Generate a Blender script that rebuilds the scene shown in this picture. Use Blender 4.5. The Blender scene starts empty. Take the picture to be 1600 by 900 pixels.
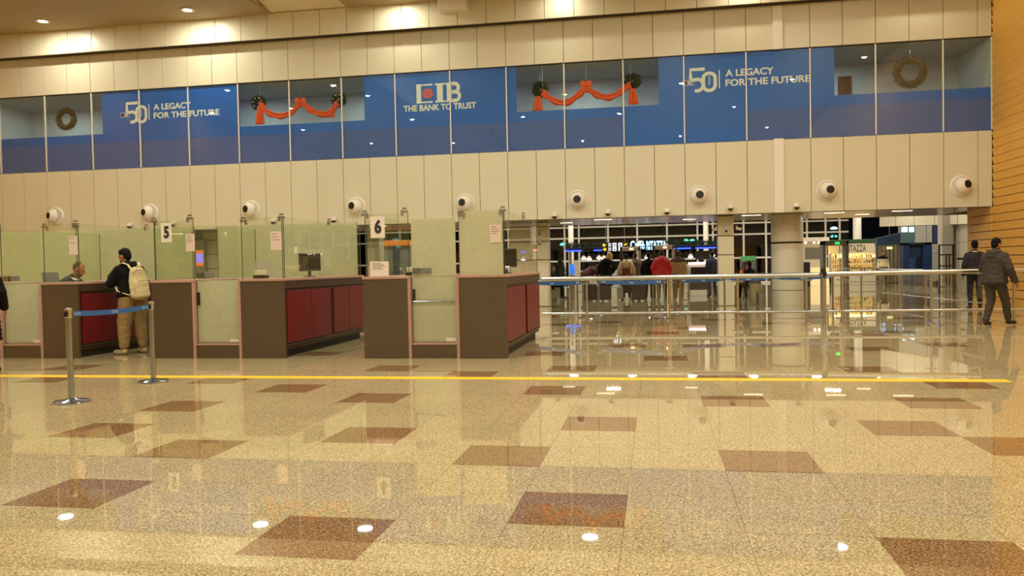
import bpy, bmesh, math, random
from mathutils import Vector, Matrix
random.seed(7)
SC = bpy.context.scene
COL = SC.collection

# ------------------------------------------------------------------ camera, world, exposure
FPX, PITCH, ROLL, YAW, CAMH = 1271.4, -0.02667, -0.01948, 0.17487, 1.3296
FW = Vector((-math.sin(YAW)*math.cos(PITCH), math.cos(YAW)*math.cos(PITCH), math.sin(PITCH)))
_r0 = Vector((math.cos(YAW), math.sin(YAW), 0)); _u0 = _r0.cross(FW)
RT = _r0*math.cos(ROLL)+_u0*math.sin(ROLL); UP = -_r0*math.sin(ROLL)+_u0*math.cos(ROLL)
cd = bpy.data.cameras.new('camera'); cam = bpy.data.objects.new('camera', cd); COL.objects.link(cam)
cd.sensor_fit = 'HORIZONTAL'; cd.sensor_width = 36; cd.lens = FPX/1600*36; cd.clip_end = 300; cd.clip_start = 0.05
m = Matrix((RT, UP, -FW)).transposed().to_4x4(); m.translation = Vector((0, 0, CAMH)); cam.matrix_world = m
SC.camera = cam
SC.view_settings.view_transform = 'Standard'
try: SC.view_settings.look = 'None'
except Exception: pass
SC.view_settings.gamma = 1; SC.view_settings.use_curve_mapping = False
SC.view_settings.exposure = 0.0
w = bpy.data.worlds.new('world'); SC.world = w; w.use_nodes = True
w.node_tree.nodes['Background'].inputs[0].default_value = (0.002, 0.0026, 0.003, 1)
w.node_tree.nodes['Background'].inputs[1].default_value = 1.0
SC.cycles.max_bounces = 10; SC.cycles.transparent_max_bounces = 24
SC.cycles.sample_clamp_indirect = 4.0; SC.cycles.caustics_reflective = False; SC.cycles.caustics_refractive = False

HALL_W, HALL_COL = 212, (1.0, .94, .75)     # hall downlights
ZONE_W, ZONE_COL = 85, (1.0, .92, .76)     # zone beyond the soffit
ROOM_W, ROOM_COL = 21, (.80, .95, 1.0)      # rooms behind the glass band

# key planes and sizes (metres)
YW, XR, XL, ZC = 24.785, 9.30, -23.2, 9.5   # back wall face, right and left walls, hall ceiling
X0, PW = -20.487, 1.7831                    # first mullion, pane width
ZG0, ZG1, ZS = 4.888, 7.455, 2.74           # glass band bottom / top, soffit
YB0, YB1 = 11.53, 14.96                     # booth front and back
GX, GY, TS = -1.3734, 4.1010, .5984         # floor tile grid

def ray(x, y): return FW+RT*((x-800)/FPX)-UP*((y-450)/FPX)
def atY(x, y, Y): d = ray(x, y); return Vector((0, 0, CAMH))+d*(Y/d.y)
def atZ(x, y, z=0.0): d = ray(x, y); return Vector((0, 0, CAMH))+d*((z-CAMH)/d.z)
def atX(x, y, X): d = ray(x, y); return Vector((0, 0, CAMH))+d*(X/d.x)

# ------------------------------------------------------------------ materials
def lin(c):
    o = []
    for v in c[:3]:
        v /= 255.0
        o.append(v/12.92 if v <= .04045 else ((v+.055)/1.055)**2.4)
    return (*o, 1)
def _mat(name):
    m = bpy.data.materials.new(name); m.use_nodes = True
    nt = m.node_tree; nt.nodes.clear()
    out = nt.nodes.new('ShaderNodeOutputMaterial')
    return m, nt, out
def N(nt, t, **kw):
    n = nt.nodes.new(t)
    for k, v in kw.items():
        if k.startswith('i_'): n.inputs[k[2:].replace('_', ' ')].default_value = v
        else: setattr(n, k, v)
    return n
def mat(name, col, rough=.5, metal=0, var=.06, vscale=6, bump=0, bscale=40, coat=0, spec=.5, emit=None, es=0, stretch=None, rvar=0):
    m, nt, out = _mat(name)
    b = N(nt, 'ShaderNodeBsdfPrincipled')
    b.inputs['Roughness'].default_value = rough; b.inputs['Metallic'].default_value = metal
    b.inputs['Coat Weight'].default_value = coat; b.inputs['Coat Roughness'].default_value = .05
    b.inputs['Specular IOR Level'].default_value = spec
    tc = N(nt, 'ShaderNodeTexCoord')
    vec = tc.outputs['Object']
    if stretch:
        mp = N(nt, 'ShaderNodeMapping'); mp.inputs['Scale'].default_value = stretch
        nt.links.new(vec, mp.inputs['Vector']); vec = mp.outputs['Vector']
    nz = N(nt, 'ShaderNodeTexNoise', i_Scale=vscale, i_Detail=4.0)
    nt.links.new(vec, nz.inputs['Vector'])
    c = lin(col)
    mx = N(nt, 'ShaderNodeMix', data_type='RGBA')
    mx.inputs['A'].default_value = tuple(v*(1-var) for v in c[:3])+(1,)
    mx.inputs['B'].default_value = tuple(min(1, v*(1+var)) for v in c[:3])+(1,)
    nt.links.new(nz.outputs['Fac'], mx.inputs['Factor'])
    nt.links.new(mx.outputs['Result'], b.inputs['Base Color'])
    if rvar:
        mr = N(nt, 'ShaderNodeMapRange'); mr.inputs['To Min'].default_value = max(.02, rough-rvar); mr.inputs['To Max'].default_value = rough+rvar
        nt.links.new(nz.outputs['Fac'], mr.inputs['Value']); nt.links.new(mr.outputs['Result'], b.inputs['Roughness'])
    if bump:
        nb = N(nt, 'ShaderNodeTexNoise', i_Scale=bscale, i_Detail=3.0); nt.links.new(vec, nb.inputs['Vector'])
        bp = N(nt, 'ShaderNodeBump', i_Strength=bump, i_Distance=.02)
        nt.links.new(nb.outputs['Fac'], bp.inputs['Height']); nt.links.new(bp.outputs['Normal'], b.inputs['Normal'])
    if emit:
        b.inputs['Emission Color'].default_value = lin(emit); b.inputs['Emission Strength'].default_value = es
    nt.links.new(b.outputs[0], out.inputs[0])
    return m
def glow(name, col, s):
    m, nt, out = _mat(name)
    e = N(nt, 'ShaderNodeEmission'); e.inputs[0].default_value = lin(col); e.inputs[1].default_value = s
    nt.links.new(e.outputs[0], out.inputs[0]); return m
def clear_glass(name, tint, refl=1.6, ior=1.5, rough=0.0, film=0.0, filmcol=(200, 200, 160)):
    """thin pane: transparent with mirror reflection, film = share of diffusing haze on it"""
    m, nt, out = _mat(name)
    t = N(nt, 'ShaderNodeBsdfTransparent'); t.inputs[0].default_value = lin(tint)
    g = N(nt, 'ShaderNodeBsdfAnisotropic') if False else N(nt, 'ShaderNodeBsdfGlossy'); g.inputs['Roughness'].default_value = rough
    fr = N(nt, 'ShaderNodeFresnel'); fr.inputs[0].default_value = ior
    mu = N(nt, 'ShaderNodeMath', operation='MULTIPLY', use_clamp=True); mu.inputs[1].default_value = refl
    nt.links.new(fr.outputs[0], mu.inputs[0])
    ge = N(nt, 'ShaderNodeNewGeometry'); inv = N(nt, 'ShaderNodeMath', operation='SUBTRACT'); inv.inputs[0].default_value = 1.0; nt.links.new(ge.outputs['Backfacing'], inv.inputs[1])
    m2 = N(nt, 'ShaderNodeMath', operation='MULTIPLY'); nt.links.new(mu.outputs[0], m2.inputs[0]); nt.links.new(inv.outputs[0], m2.inputs[1]); mu = m2   # a pane mirrors on its outer face only
    base = t.outputs[0]
    if film:
        d = N(nt, 'ShaderNodeBsdfDiffuse'); d.inputs[0].default_value = lin(filmcol)
        tl = N(nt, 'ShaderNodeBsdfTranslucent'); tl.inputs[0].default_value = lin(filmcol)
        a = N(nt, 'ShaderNodeMixShader'); a.inputs[0].default_value = .45
        nt.links.new(d.outputs[0], a.inputs[1]); nt.links.new(tl.outputs[0], a.inputs[2])
        nz = N(nt, 'ShaderNodeTexNoise', i_Scale=9.0, i_Detail=5.0); tc = N(nt, 'ShaderNodeTexCoord'); nt.links.new(tc.outputs['Object'], nz.inputs['Vector'])
        mr = N(nt, 'ShaderNodeMapRange'); mr.inputs['To Min'].default_value = film*.85; mr.inputs['To Max'].default_value = min(1, film*1.15)
        nt.links.new(nz.outputs['Fac'], mr.inputs['Value'])
        b = N(nt, 'ShaderNodeMixShader'); nt.links.new(mr.outputs['Result'], b.inputs[0])
        nt.links.new(t.outputs[0], b.inputs[1]); nt.links.new(a.outputs[0], b.inputs[2]); base = b.outputs[0]
    s = N(nt, 'ShaderNodeMixShader'); nt.links.new(mu.outputs[0], s.inputs[0])
    nt.links.new(base, s.inputs[1]); nt.links.new(g.outputs[0], s.inputs[2])
    nt.links.new(s.outputs[0], out.inputs[0]); return m
def granite(name, c0, c1, c2, joints=True, rough=.02):
    m, nt, out = _mat(name)
    tc = N(nt, 'ShaderNodeTexCoord'); b = N(nt, 'ShaderNodeBsdfPrincipled')
    n1 = N(nt, 'ShaderNodeTexNoise', i_Scale=85.0, i_Detail=3.0, i_Roughness=.7); n2 = N(nt, 'ShaderNodeTexVoronoi', i_Scale=110.0)
    n3 = N(nt, 'ShaderNodeTexNoise', i_Scale=1.1, i_Detail=2.0)
    for n in (n1, n2, n3): nt.links.new(tc.outputs['Object'], n.inputs['Vector'])
    cr = N(nt, 'ShaderNodeValToRGB'); e = cr.color_ramp.elements
    e[0].position = .33; e[0].color = lin(c0); e[1].position = .66; e[1].color = lin(c2)
    x = e.new(.5); x.color = lin(c1)
    nt.links.new(n1.outputs['Fac'], cr.inputs[0])
    mx = N(nt, 'ShaderNodeMix', data_type='RGBA', blend_type='OVERLAY'); mx.inputs['Factor'].default_value = .5
    nt.links.new(cr.outputs[0], mx.inputs['A']); nt.links.new(n2.outputs['Color'], mx.inputs['B'])
    hs = N(nt, 'ShaderNodeHueSaturation'); hs.inputs['Saturation'].default_value = 1.0
    bw = N(nt, 'ShaderNodeRGBToBW'); nt.links.new(n2.outputs['Color'], bw.inputs[0]); nt.links.new(bw.outputs[0], mx.inputs['B'])
    mr = N(nt, 'ShaderNodeMapRange'); mr.inputs['To Min'].default_value = .86; mr.inputs['To Max'].default_value = 1.12
    nt.links.new(n3.outputs['Fac'], mr.inputs['Value']); nt.links.new(mr.outputs[0], hs.inputs['Value'])
    nt.links.new(mx.outputs['Result'], hs.inputs['Color'])
    col = hs.outputs[0]
    if joints:
        sx = N(nt, 'ShaderNodeSeparateXYZ'); nt.links.new(tc.outputs['Object'], sx.inputs[0])
        ds = []
        for ax, off in (('X', GX), ('Y', GY)):
            a = N(nt, 'ShaderNodeMath', operation='SUBTRACT'); a.inputs[1].default_value = off-100*TS; nt.links.new(sx.outputs[ax], a.inputs[0])
            d = N(nt, 'ShaderNodeMath', operation='DIVIDE'); d.inputs[1].default_value = TS; nt.links.new(a.outputs[0], d.inputs[0])
            f = N(nt, 'ShaderNodeMath', operation='FRACT'); nt.links.new(d.outputs[0], f.inputs[0])
            p = N(nt, 'ShaderNodeMath', operation='PINGPONG'); p.inputs[1].default_value = .5; nt.links.new(f.outputs[0], p.inputs[0])
            ds.append(p)
        mn = N(nt, 'ShaderNodeMath', operation='MINIMUM'); nt.links.new(ds[0].outputs[0], mn.inputs[0]); nt.links.new(ds[1].outputs[0], mn.inputs[1])
        lt = N(nt, 'ShaderNodeMath', operation='LESS_THAN'); lt.inputs[1].default_value = .0032; nt.links.new(mn.outputs[0], lt.inputs[0])
        jm = N(nt, 'ShaderNodeMix', data_type='RGBA'); jm.inputs['B'].default_value = lin((120, 95, 50))
        mf = N(nt, 'ShaderNodeMath', operation='MULTIPLY'); mf.inputs[1].default_value = .75; nt.links.new(lt.outputs[0], mf.inputs[0])
        nt.links.new(mf.outputs[0], jm.inputs['Factor']); nt.links.new(col, jm.inputs['A']); col = jm.outputs['Result']
    nt.links.new(col, b.inputs['Base Color'])
    b.inputs['Roughness'].default_value = rough; b.inputs['IOR'].default_value = 1.52; b.inputs['Specular IOR Level'].default_value = .6
    nt.links.new(b.outputs[0], out.inputs[0]); return m

M = {}
M['panel'] = mat('panel_paint', (218, 214, 192), .33, 0, .03, 1.2, spec=.45)
M['seam'] = mat('seam_dark', (52, 44, 34), .8)
M['ceil'] = mat('ceiling_paint', (176, 158, 122), .7)
M['bulk'] = mat('bulkhead_lit_tone', (240, 232, 208), .6)  # lighter than the ceiling: its brighter lighting is put into the colour
M['white'] = mat('white_paint', (236, 232, 222), .4, var=.03)
M['offwhite'] = mat('offwhite_plastic', (222, 214, 196), .45)
M['black'] = mat('black_plastic', (20, 19, 18), .4)
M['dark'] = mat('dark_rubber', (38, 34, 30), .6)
M['film'] = mat('blue_film', (8, 102, 210), .35, var=.05, vscale=2)
M['frost'] = mat('grey_blue_film', (72, 104, 184), .5, var=.05, vscale=2)
M['letter'] = mat('cream_lettering', (244, 248, 244), .5, var=.02)
M['globe'] = mat('orange_red_mark', (244, 104, 52), .5)
M['wood'] = mat('wood_slat', (238, 182, 80), .42, var=.16, vscale=3, stretch=(6, .6, 6))
M['woodgap'] = mat('wood_gap', (70, 42, 14), .8)
M['steel'] = mat('brushed_steel_dark', (112, 101, 86), .38, .75, .1, 3, stretch=(1, 1, 40), rvar=.08)
M['trimpink'] = mat('pinkish_edge_laminate', (178, 142, 128), .45)
M['red'] = mat('dark_red_laminate', (108, 18, 26), .38, var=.08)
M['brown'] = mat('dark_brown_laminate', (70, 52, 40), .45)
M['chrome'] = mat('polished_steel', (166, 180, 204), .14, 1, .04, 5)
M['satin'] = mat('satin_steel', (196, 202, 206), .25, 1, .05, 5)
M['belt'] = mat('blue_webbing', (40, 92, 160), .7, var=.12, vscale=30)
M['yellow'] = mat('yellow_tape', (232, 190, 20), .45, var=.06)
M['paper'] = mat('pale_paper', (232, 224, 216), .8, var=.03)
M['pinkpaper'] = mat('pinkish_paper', (222, 204, 196), .8, var=.04)
M['ink'] = mat('dark_ink', (45, 45, 40), .7)
M['grey'] = mat('mid_grey_plastic', (120, 118, 112), .5)
M['lgrey'] = mat('light_grey_panel', (176, 172, 160), .5)
M['soffit'] = mat('soffit_metal', (150, 124, 90), .2, .85, .1, 2)
M['leaf'] = mat('pine_needles', (40, 62, 34), .7, var=.4, vscale=30)
M['leafdry'] = mat('brownish_needles', (96, 84, 46), .7, var=.4, vscale=30)
M['ribbon'] = mat('orange_red_fabric', (238, 96, 44), .55, var=.1, vscale=12)
M['skin'] = mat('skin_tan', (168, 112, 80), .5, var=.06)
M['skind'] = mat('skin_brown', (132, 84, 56), .5, var=.06)
M['hair'] = mat('black_hair', (12, 10, 9), .75, var=.3, vscale=60, spec=.2)
M['hairb'] = mat('brown_hair', (66, 46, 32), .55, var=.3, vscale=60)
M['blond'] = mat('blond_hair', (200, 164, 104), .5, var=.2, vscale=60)
M['glass'] = clear_glass('window_glass', (250, 253, 251), 1.5, 1.5)
M['bglass'] = clear_glass('booth_glass', (250, 252, 246), .7, 1.5, film=.025, filmcol=(196, 200, 150))
M['frosted'] = clear_glass('frosted_glass', (236, 240, 222), .5, 1.5, .05, film=.78, filmcol=(222, 224, 198))
M['nightglass'] = clear_glass('night_glass', (150, 165, 165), 1.5, 1.5)
M['wire'] = mat('grey_mullion', (232, 230, 222), .45)
M['floor'] = granite('granite_beige', (130, 110, 74), (180, 163, 122), (218, 206, 172))
M['tiled'] = granite('granite_brown', (82, 60, 38), (138, 106, 72), (180, 146, 106))
M['lampglow'] = glow('lamp_glow', (255, 226, 160), 30)

# ------------------------------------------------------------------ mesh building
class MB:
    def __init__(s): s.v = []; s.f = []; s.mi = []; s.cur = 0
    def mat(s, i): s.cur = i; return s
    def add(s, vs, fs):
        o = len(s.v); s.v += [tuple(v) for v in vs]; s.f += [tuple(o+i for i in f) for f in fs]; s.mi += [s.cur]*len(fs); return s
    def box(s, a, b):
        x0, y0, z0 = (min(a[i], b[i]) for i in range(3)); x1, y1, z1 = (max(a[i], b[i]) for i in range(3))
        return s.add([(x0,y0,z0),(x1,y0,z0),(x1,y1,z0),(x0,y1,z0),(x0,y0,z1),(x1,y0,z1),(x1,y1,z1),(x0,y1,z1)],
                     [(0,3,2,1),(4,5,6,7),(0,1,5,4),(1,2,6,5),(2,3,7,6),(3,0,4,7)])
    def bbox(s, a, b, r=.01):
        """box with chamfered edges"""
        x0, y0, z0 = (min(a[i], b[i]) for i in range(3)); x1, y1, z1 = (max(a[i], b[i]) for i in range(3))
        r = min(r, (x1-x0)*.45, (y1-y0)*.45, (z1-z0)*.45)
        bm = bmesh.new(); bmesh.ops.create_cube(bm, size=1)
        for v in bm.verts: v.co = ((x0+x1)/2+v.co.x*(x1-x0), (y0+y1)/2+v.co.y*(y1-y0), (z0+z1)/2+v.co.z*(z1-z0))
        bmesh.ops.bevel(bm, geom=bm.edges[:], offset=r, segments=2, profile=.6, affect='EDGES')
        bm.verts.index_update(); s.add([v.co.copy() for v in bm.verts], [[v.index for v in f.verts] for f in bm.faces]); bm.free(); return s
    def obox(s, c, ex, ey, ez):
        """box about c with half axis vectors"""
        c, ex, ey, ez = map(Vector, (c, ex, ey, ez))
        vs = [c+ex*i+ey*j+ez*k for k in (-1, 1) for (i, j) in ((-1,-1),(1,-1),(1,1),(-1,1))]
        return s.add(vs, [(0,3,2,1),(4,5,6,7),(0,1,5,4),(1,2,6,5),(2,3,7,6),(3,0,4,7)])
    def cyl(s, a, b, r0, r1=None, n=12, cap=True):
        a, b = Vector(a), Vector(b); r1 = r0 if r1 is None else r1
        d = (b-a).normalized(); q = d.orthogonal().normalized(); t = d.cross(q)
        vs = []
        for p, r in ((a, r0), (b, r1)):
            vs += [p+(q*math.cos(2*math.pi*i/n)+t*math.sin(2*math.pi*i/n))*r for i in range(n)]
        fs = [(i, (i+1) % n, n+(i+1) % n, n+i) for i in range(n)]
        if cap: fs += [tuple(range(n-1, -1, -1)), tuple(range(n, 2*n))]
        return s.add(vs, fs)
    def lathe(s, prof, c=(0,0,0), axis=(0,0,1), n=24, ang=None):
        """prof = [(radius, height)] turned about axis"""
        d = Vector(axis).normalized(); q = Vector((1,0,0)) if abs(d.z) > .9 else d.orthogonal().normalized(); t = d.cross(q); c = Vector(c); vs = []; fs = []
        for r, h in prof:
            vs += [c+d*h+(q*math.cos(2*math.pi*i/n)+t*math.sin(2*math.pi*i/n))*max(r, 1e-4) for i in range(n)]
        for k in range(len(prof)-1):
            fs += [(k*n+i, k*n+(i+1) % n, (k+1)*n+(i+1) % n, (k+1)*n+i) for i in range(n)]
        fs += [tuple(range(n-1, -1, -1)), tuple(range((len(prof)-1)*n, len(prof)*n))]
        return s.add(vs, fs)
    def tube(s, pts, r, n=8, flat=None):
        pts = [Vector(p) for p in pts]; vs = []; fs = []; ref = Vector((0, 0, 1))
        for k, p in enumerate(pts):
            d = (pts[min(k+1, len(pts)-1)]-pts[max(k-1, 0)]).normalized()
            q = d.cross(ref); q = q.normalized() if q.length > .05 else d.orthogonal().normalized(); t = q.cross(d)
            rr = r[k] if isinstance(r, (list, tuple)) else r
            fl = flat or (1, 1)
            vs += [p+(q*math.cos(2*math.pi*i/n)*fl[0]+t*math.sin(2*math.pi*i/n)*fl[1])*rr for i in range(n)]
        for k in range(len(pts)-1):
            fs += [(k*n+i, k*n+(i+1) % n, (k+1)*n+(i+1) % n, (k+1)*n+i) for i in range(n)]
        fs += [tuple(range(n-1, -1, -1)), tuple(range((len(pts)-1)*n, len(pts)*n))]
        return s.add(vs, fs)
    def ell(s, c, r, R=None, nu=14, nv=9):
        c = Vector(c); R = R or Matrix.Identity(3); vs = [c+R@Vector((0, 0, -r[2]))]; fs = []
        for j in range(1, nv):
            a = -math.pi/2+math.pi*j/nv
            for i in range(nu):
                b = 2*math.pi*i/nu
                vs.append(c+R@Vector((r[0]*math.cos(a)*math.cos(b), r[1]*math.cos(a)*math.sin(b), r[2]*math.sin(a))))
        vs.append(c+R@Vector((0, 0, r[2]))); L = len(vs)-1
        fs += [(0, 1+(i+1) % nu, 1+i) for i in range(nu)]
        for j in range(nv-2):
            fs += [(1+j*nu+i, 1+j*nu+(i+1) % nu, 1+(j+1)*nu+(i+1) % nu, 1+(j+1)*nu+i) for i in range(nu)]
        fs += [(L, 1+(nv-2)*nu+i, 1+(nv-2)*nu+(i+1) % nu) for i in range(nu)]
        return s.add(vs, fs)
    def cap(s, a, ra, b, rb):
        a, b = Vector(a), Vector(b); s.cyl(a, b, ra, rb, 12); s.ell(a, (ra,)*3, None, 10, 7); return s.ell(b, (rb,)*3, None, 10, 7)
    def prism(s, poly, y0, y1):
        """polygon [(x, z)] extruded along Y"""
        n = len(poly); vs = [(x, y0, z) for x, z in poly]+[(x, y1, z) for x, z in poly]
        return s.add(vs, [tuple(range(n)), tuple(range(2*n-1, n-1, -1))]+[(i, n+i, n+(i+1) % n, (i+1) % n) for i in range(n)])
    def mesh(s, name, mats):
        me = bpy.data.meshes.new(name); me.from_pydata(s.v, [], s.f); me.validate()
        for mm in (mats if isinstance(mats, (list, tuple)) else [mats]): me.materials.append(M[mm] if isinstance(mm, str) else mm)
        if len(me.polygons) == len(s.mi): me.polygons.foreach_set('material_index', s.mi)
        bm = bmesh.new(); bm.from_mesh(me); bmesh.ops.recalc_face_normals(bm, faces=bm.faces[:]); bm.to_mesh(me); bm.free()
        return me
    def build(s, name, mats, parent=None, smooth=False, o=None):
        """link as ONE object; with a parent the given coordinates are the parent's own"""
        me = s.mesh(name, mats)
        if smooth:
            me.polygons.foreach_set('use_smooth', [True]*len(me.polygons))
            try: me.set_sharp_from_angle(angle=math.radians(40))
            except Exception: pass
        ob = bpy.data.objects.new(name, me); COL.objects.link(ob)
        if parent: ob.parent = parent
        return ob
def tag(o, label=None, cat=None, group=None, kind=None):
    if label: o['label'] = label
    if cat: o['category'] = cat
    if group: o['group'] = group
    if kind: o['kind'] = kind
    return o
def thing(name, label, cat, loc=(0,0,0), rz=0, group=None):
    o = bpy.data.objects.new(name, None); COL.objects.link(o); o.location = loc; o.rotation_euler = (0, 0, rz); o.empty_display_size = .1
    return tag(o, label, cat, group)
def struct(name, parent=None):
    o = bpy.data.objects.new(name, None); COL.objects.link(o); o['kind'] = 'structure'; o.empty_display_size = .1; return o
def copy_tree(o, parent=None):
    c = o.copy(); COL.objects.link(c); c.parent = parent
    for ch in list(o.children): copy_tree(ch, c)
    return c
TMP = bpy.data.scenes.new('workbench')
def bake(ob):
    """mesh of ob with its modifiers applied, worked out in a scratch scene"""
    TMP.collection.objects.link(ob); 
    with bpy.context.temp_override(scene=TMP, view_layer=TMP.view_layers[0]):
        dg = bpy.context.evaluated_depsgraph_get(); nm = bpy.data.meshes.new_from_object(ob.evaluated_get(dg))
    TMP.collection.objects.unlink(ob); return nm
def blob(mb, name, m, parent=None, voxel=.011, smooth=3, disp=0):
    """one continuous skin over overlapping volumes"""
    me = mb.mesh(name, m); ob = bpy.data.objects.new(name, me)
    md = ob.modifiers.new('r', 'REMESH'); md.mode = 'VOXEL'; md.voxel_size = voxel; md.use_smooth_shade = True
    if smooth:
        sm = ob.modifiers.new('s', 'SMOOTH'); sm.factor = .5; sm.iterations = smooth
    nm = bake(ob); ob.modifiers.clear(); ob.data = nm; nm.name = name; COL.objects.link(ob)
    if not nm.materials: nm.materials.append(M[m] if isinstance(m, str) else m)
    nm.polygons.foreach_set('use_smooth', [True]*len(nm.polygons))
    if parent: ob.parent = parent
    return ob
def text_mesh(name, body, size, m, parent=None, loc=(0,0,0), width=None, bold=.0, depth=.004, rot=None, align='LEFT', shear=0, sx=1.0):
    """lettering standing in the XZ plane, baseline at loc, facing -Y"""
    cu = bpy.data.curves.new(name, 'FONT'); cu.body = body; cu.size = size; cu.offset = bold; cu.extrude = depth/2; cu.align_x = align; cu.resolution_u = 3
    ob = bpy.data.objects.new(name, cu); me = bake(ob)
    bpy.data.objects.remove(ob); me.name = name
    xs = [v.co.x for v in me.vertices]; w0 = max(xs)-min(xs); x0 = min(xs); k = (width/w0) if width else sx
    for v in me.vertices:
        x = ((v.co.x-x0) if align == 'LEFT' else v.co.x)*k
        v.co = Vector((x, -v.co.z, v.co.y))
    me.materials.clear(); me.materials.append(M[m] if isinstance(m, str) else m)
    o = bpy.data.objects.new(name, me); COL.objects.link(o); o.location = loc
    if rot: o.rotation_euler = rot
    if parent: o.parent = parent
    return o
def area_light(name, loc, power, col, size=.35, parent=None, rot=(0,0,0), spread=math.pi, shape='DISK', sy=None):
    l = bpy.data.lights.new(name, 'AREA'); l.energy = power; l.color = col; l.shape = shape; l.size = size; l.spread = spread
    if sy: l.size_y = sy
    o = bpy.data.objects.new(name, l); COL.objects.link(o); o.location = loc; o.rotation_euler = rot
    if parent: o.parent = parent
    return o

# ================================================================== SETTING
# ---- floor: granite tiles, brown ones scattered among the beige
dark = {(-1,-1),(1,0),(-4,0),(0,2),(3,2),(-2,3),(1,4),(3,6),(0,7),(-3,6),(-6,5),(-6,3),(-4,2),(-5,7),(-4,10),(-2,9),(6,6),(5,4),(6,3),(4,-1),(7,8),(6,10),(3,9),(0,10),(-7,8),(-11,8),(-12,10),(-1,13),(1,15),(3,15),(7,14),(2,12),(-7,13),(8,18),(0,24),(-2,23),(9,19),(5,15),(-9,-2),(2,-3),(-3,-4),(5,-5)}
rnd = random.Random(3)
for j in range(-30, 100):
    for k in range(14):
        i = rnd.randint(-36, 18)
        if (-2 <= j <= 12 and -13 <= i <= 9): continue
        if rnd.random() < .55 and all(abs(i-a)+abs(j-b) > 2 for a, b in dark): dark.add((i, j))
fm = MB(); jr = list(range(-30, 84))
for j in jr:
    a = -37; y0 = GY+j*TS; y1 = y0+TS
    run = sorted(i for (i, jj) in dark if jj == j and -37 <= i <= 22)
    prev = -37
    for i in run+[23]:
        if i > prev: fm.mat(0).add([(GX+prev*TS, y0, 0), (GX+i*TS, y0, 0), (GX+i*TS, y1, 0), (GX+prev*TS, y1, 0)], [(0,1,2,3)])
        if i < 23: fm.mat(1).add([(GX+i*TS, y0, 0), (GX+(i+1)*TS, y0, 0), (GX+(i+1)*TS, y1, 0), (GX+i*TS, y1, 0)], [(0,1,2,3)])
        prev = i+1
floor = fm.build('floor', ['floor', 'tiled']); floor['kind'] = 'structure'
YF = GY+62*TS                                    # far edge of the floor, about 41.2 m
ln = MB().box((-22, 9.37, 0), (3.71, 9.57, .0025)).build('floor_marking_line', 'yellow'); ln['kind'] = 'structure'

# ---- back wall: cladding panels with dark open joints
def cladding(mb, xs, z0, z1, y, th=.05, gap=.007, xmin=XL, xmax=XR):
    xs = [xmin]+[x for x in xs if xmin+.05 < x < xmax-.05]+[xmax]
    for a, b in zip(xs, xs[1:]): mb.bbox((a+gap, y, z0+.006), (b-gap, y+th, z1-.006), .006)
joints = [X0+k*PW/2 for k in range(-6, 36)]
wall = struct('wall_back')
mb = MB(); cladding(mb, joints, ZG1+.02, 8.78, YW); mb.build('upper_cladding', 'panel', wall)
mb = MB(); cladding(mb, joints, ZS, ZG0-.02, YW); mb.build('lower_cladding', 'panel', wall)
wall2 = struct('wall_back_fascia'); mb = MB(); cladding(mb, [x+.38 for x in joints], 8.72, 9.52, YW-.38); mb.build('fascia_cladding', 'panel', wall2); MB().box((XL, YW-.33, 8.74), (XR, YW+.05, 8.76)).box((XL, YW-.32, 8.76), (XR, YW-.28, 9.52)).build('backing', 'seam', wall2)
mb = MB().box((XL, YW+.05, ZG1+.01), (XR, YW+.12, 9.6)).box((XL, YW+.05, ZS), (XR, YW+.12, ZG0-.01))
mb.build('backing', 'seam', wall)
t = struct('trim_1')
MB().bbox((3.44, YW-.06, ZG1+.01), (3.72, YW, 8.72), .01).build('pilaster_strip', 'white', t)
MB().bbox((3.44, YW-.06, ZS), (3.72, YW, ZG0), .01).build('pilaster_strip', 'white', t)
MB().box((3.50, YW+.22, ZG0), (3.68, YW+.4, ZG1)).build('pilaster_post', 'lgrey', t)
# ---- side walls of horizontal timber boards, end wall, ceiling
def board_wall(name, x, s, y0, y1, z0=0, z1=ZC+.1, h=.23):
    o = struct(name); mb = MB(); z = z0
    while z < z1:
        zz = min(z+h-.022, z1)
        mb.obox((x+s*.03, (y0+y1)/2, (z+zz)/2), (.02, 0, -s*.0 ), (0, (y1-y0)/2, 0), (-s*.018, 0, (zz-z)/2)); z += h
    mb.build('timber_boards', 'wood', o)
    MB().box((x+s*.055, y0, z0), (x+s*.12, y1, z1)).build('backing', 'woodgap', o); return o
board_wall('wall_right', XR, 1, -13.5, YW-.0); board_wall('wall_left', XL, -1, -13.5, YW)
wr = struct('wall_right_return')
mb = MB(); z = 0
while z < ZS: mb.box((XR-.02, YW+.02, z), (XR+.02, 26.6, min(z+.208, ZS))); z += .23
mb.build('timber_boards', 'wood', wr); MB().box((XR+.021, YW+.14, 0), (XR+.1, 26.6, ZS)).build('backing', 'woodgap', wr)
wf = struct('wall_front'); MB().box((XL, -13.7, 0), (XR, -13.5, ZC)).build('plaster', 'ceil', wf)
ce = struct('ceiling')
MB().box((XL, -13.6, ZC), (-11.95, YW-.3, ZC+.1)).box((-9.35, -13.6, ZC), (XR, YW-.3, ZC+.1)).build('ceiling_slab', 'ceil', ce)
mb = MB().add([(-11.95, YW-.3, ZC+.03), (-9.35, YW-.3, ZC+.03), (-8.6, 12, 12.2), (-12.7, 12, 12.2), (-12.7, -13.6, 12.2), (-8.6, -13.6, 12.2)], [(0,1,2,3), (3,2,5,4)])
for xa, xb in ((-11.95, -12.7), (-9.35, -8.6)): mb.add([(xa, YW-.3, ZC), (xb, 12, 12.2), (xb, -13.6, 12.2), (xa, -13.6, ZC), (xa, 12, ZC)], [(0,1,2,3,4)])
mb.build('raised_bulkhead', 'bulk', ce)

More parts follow.
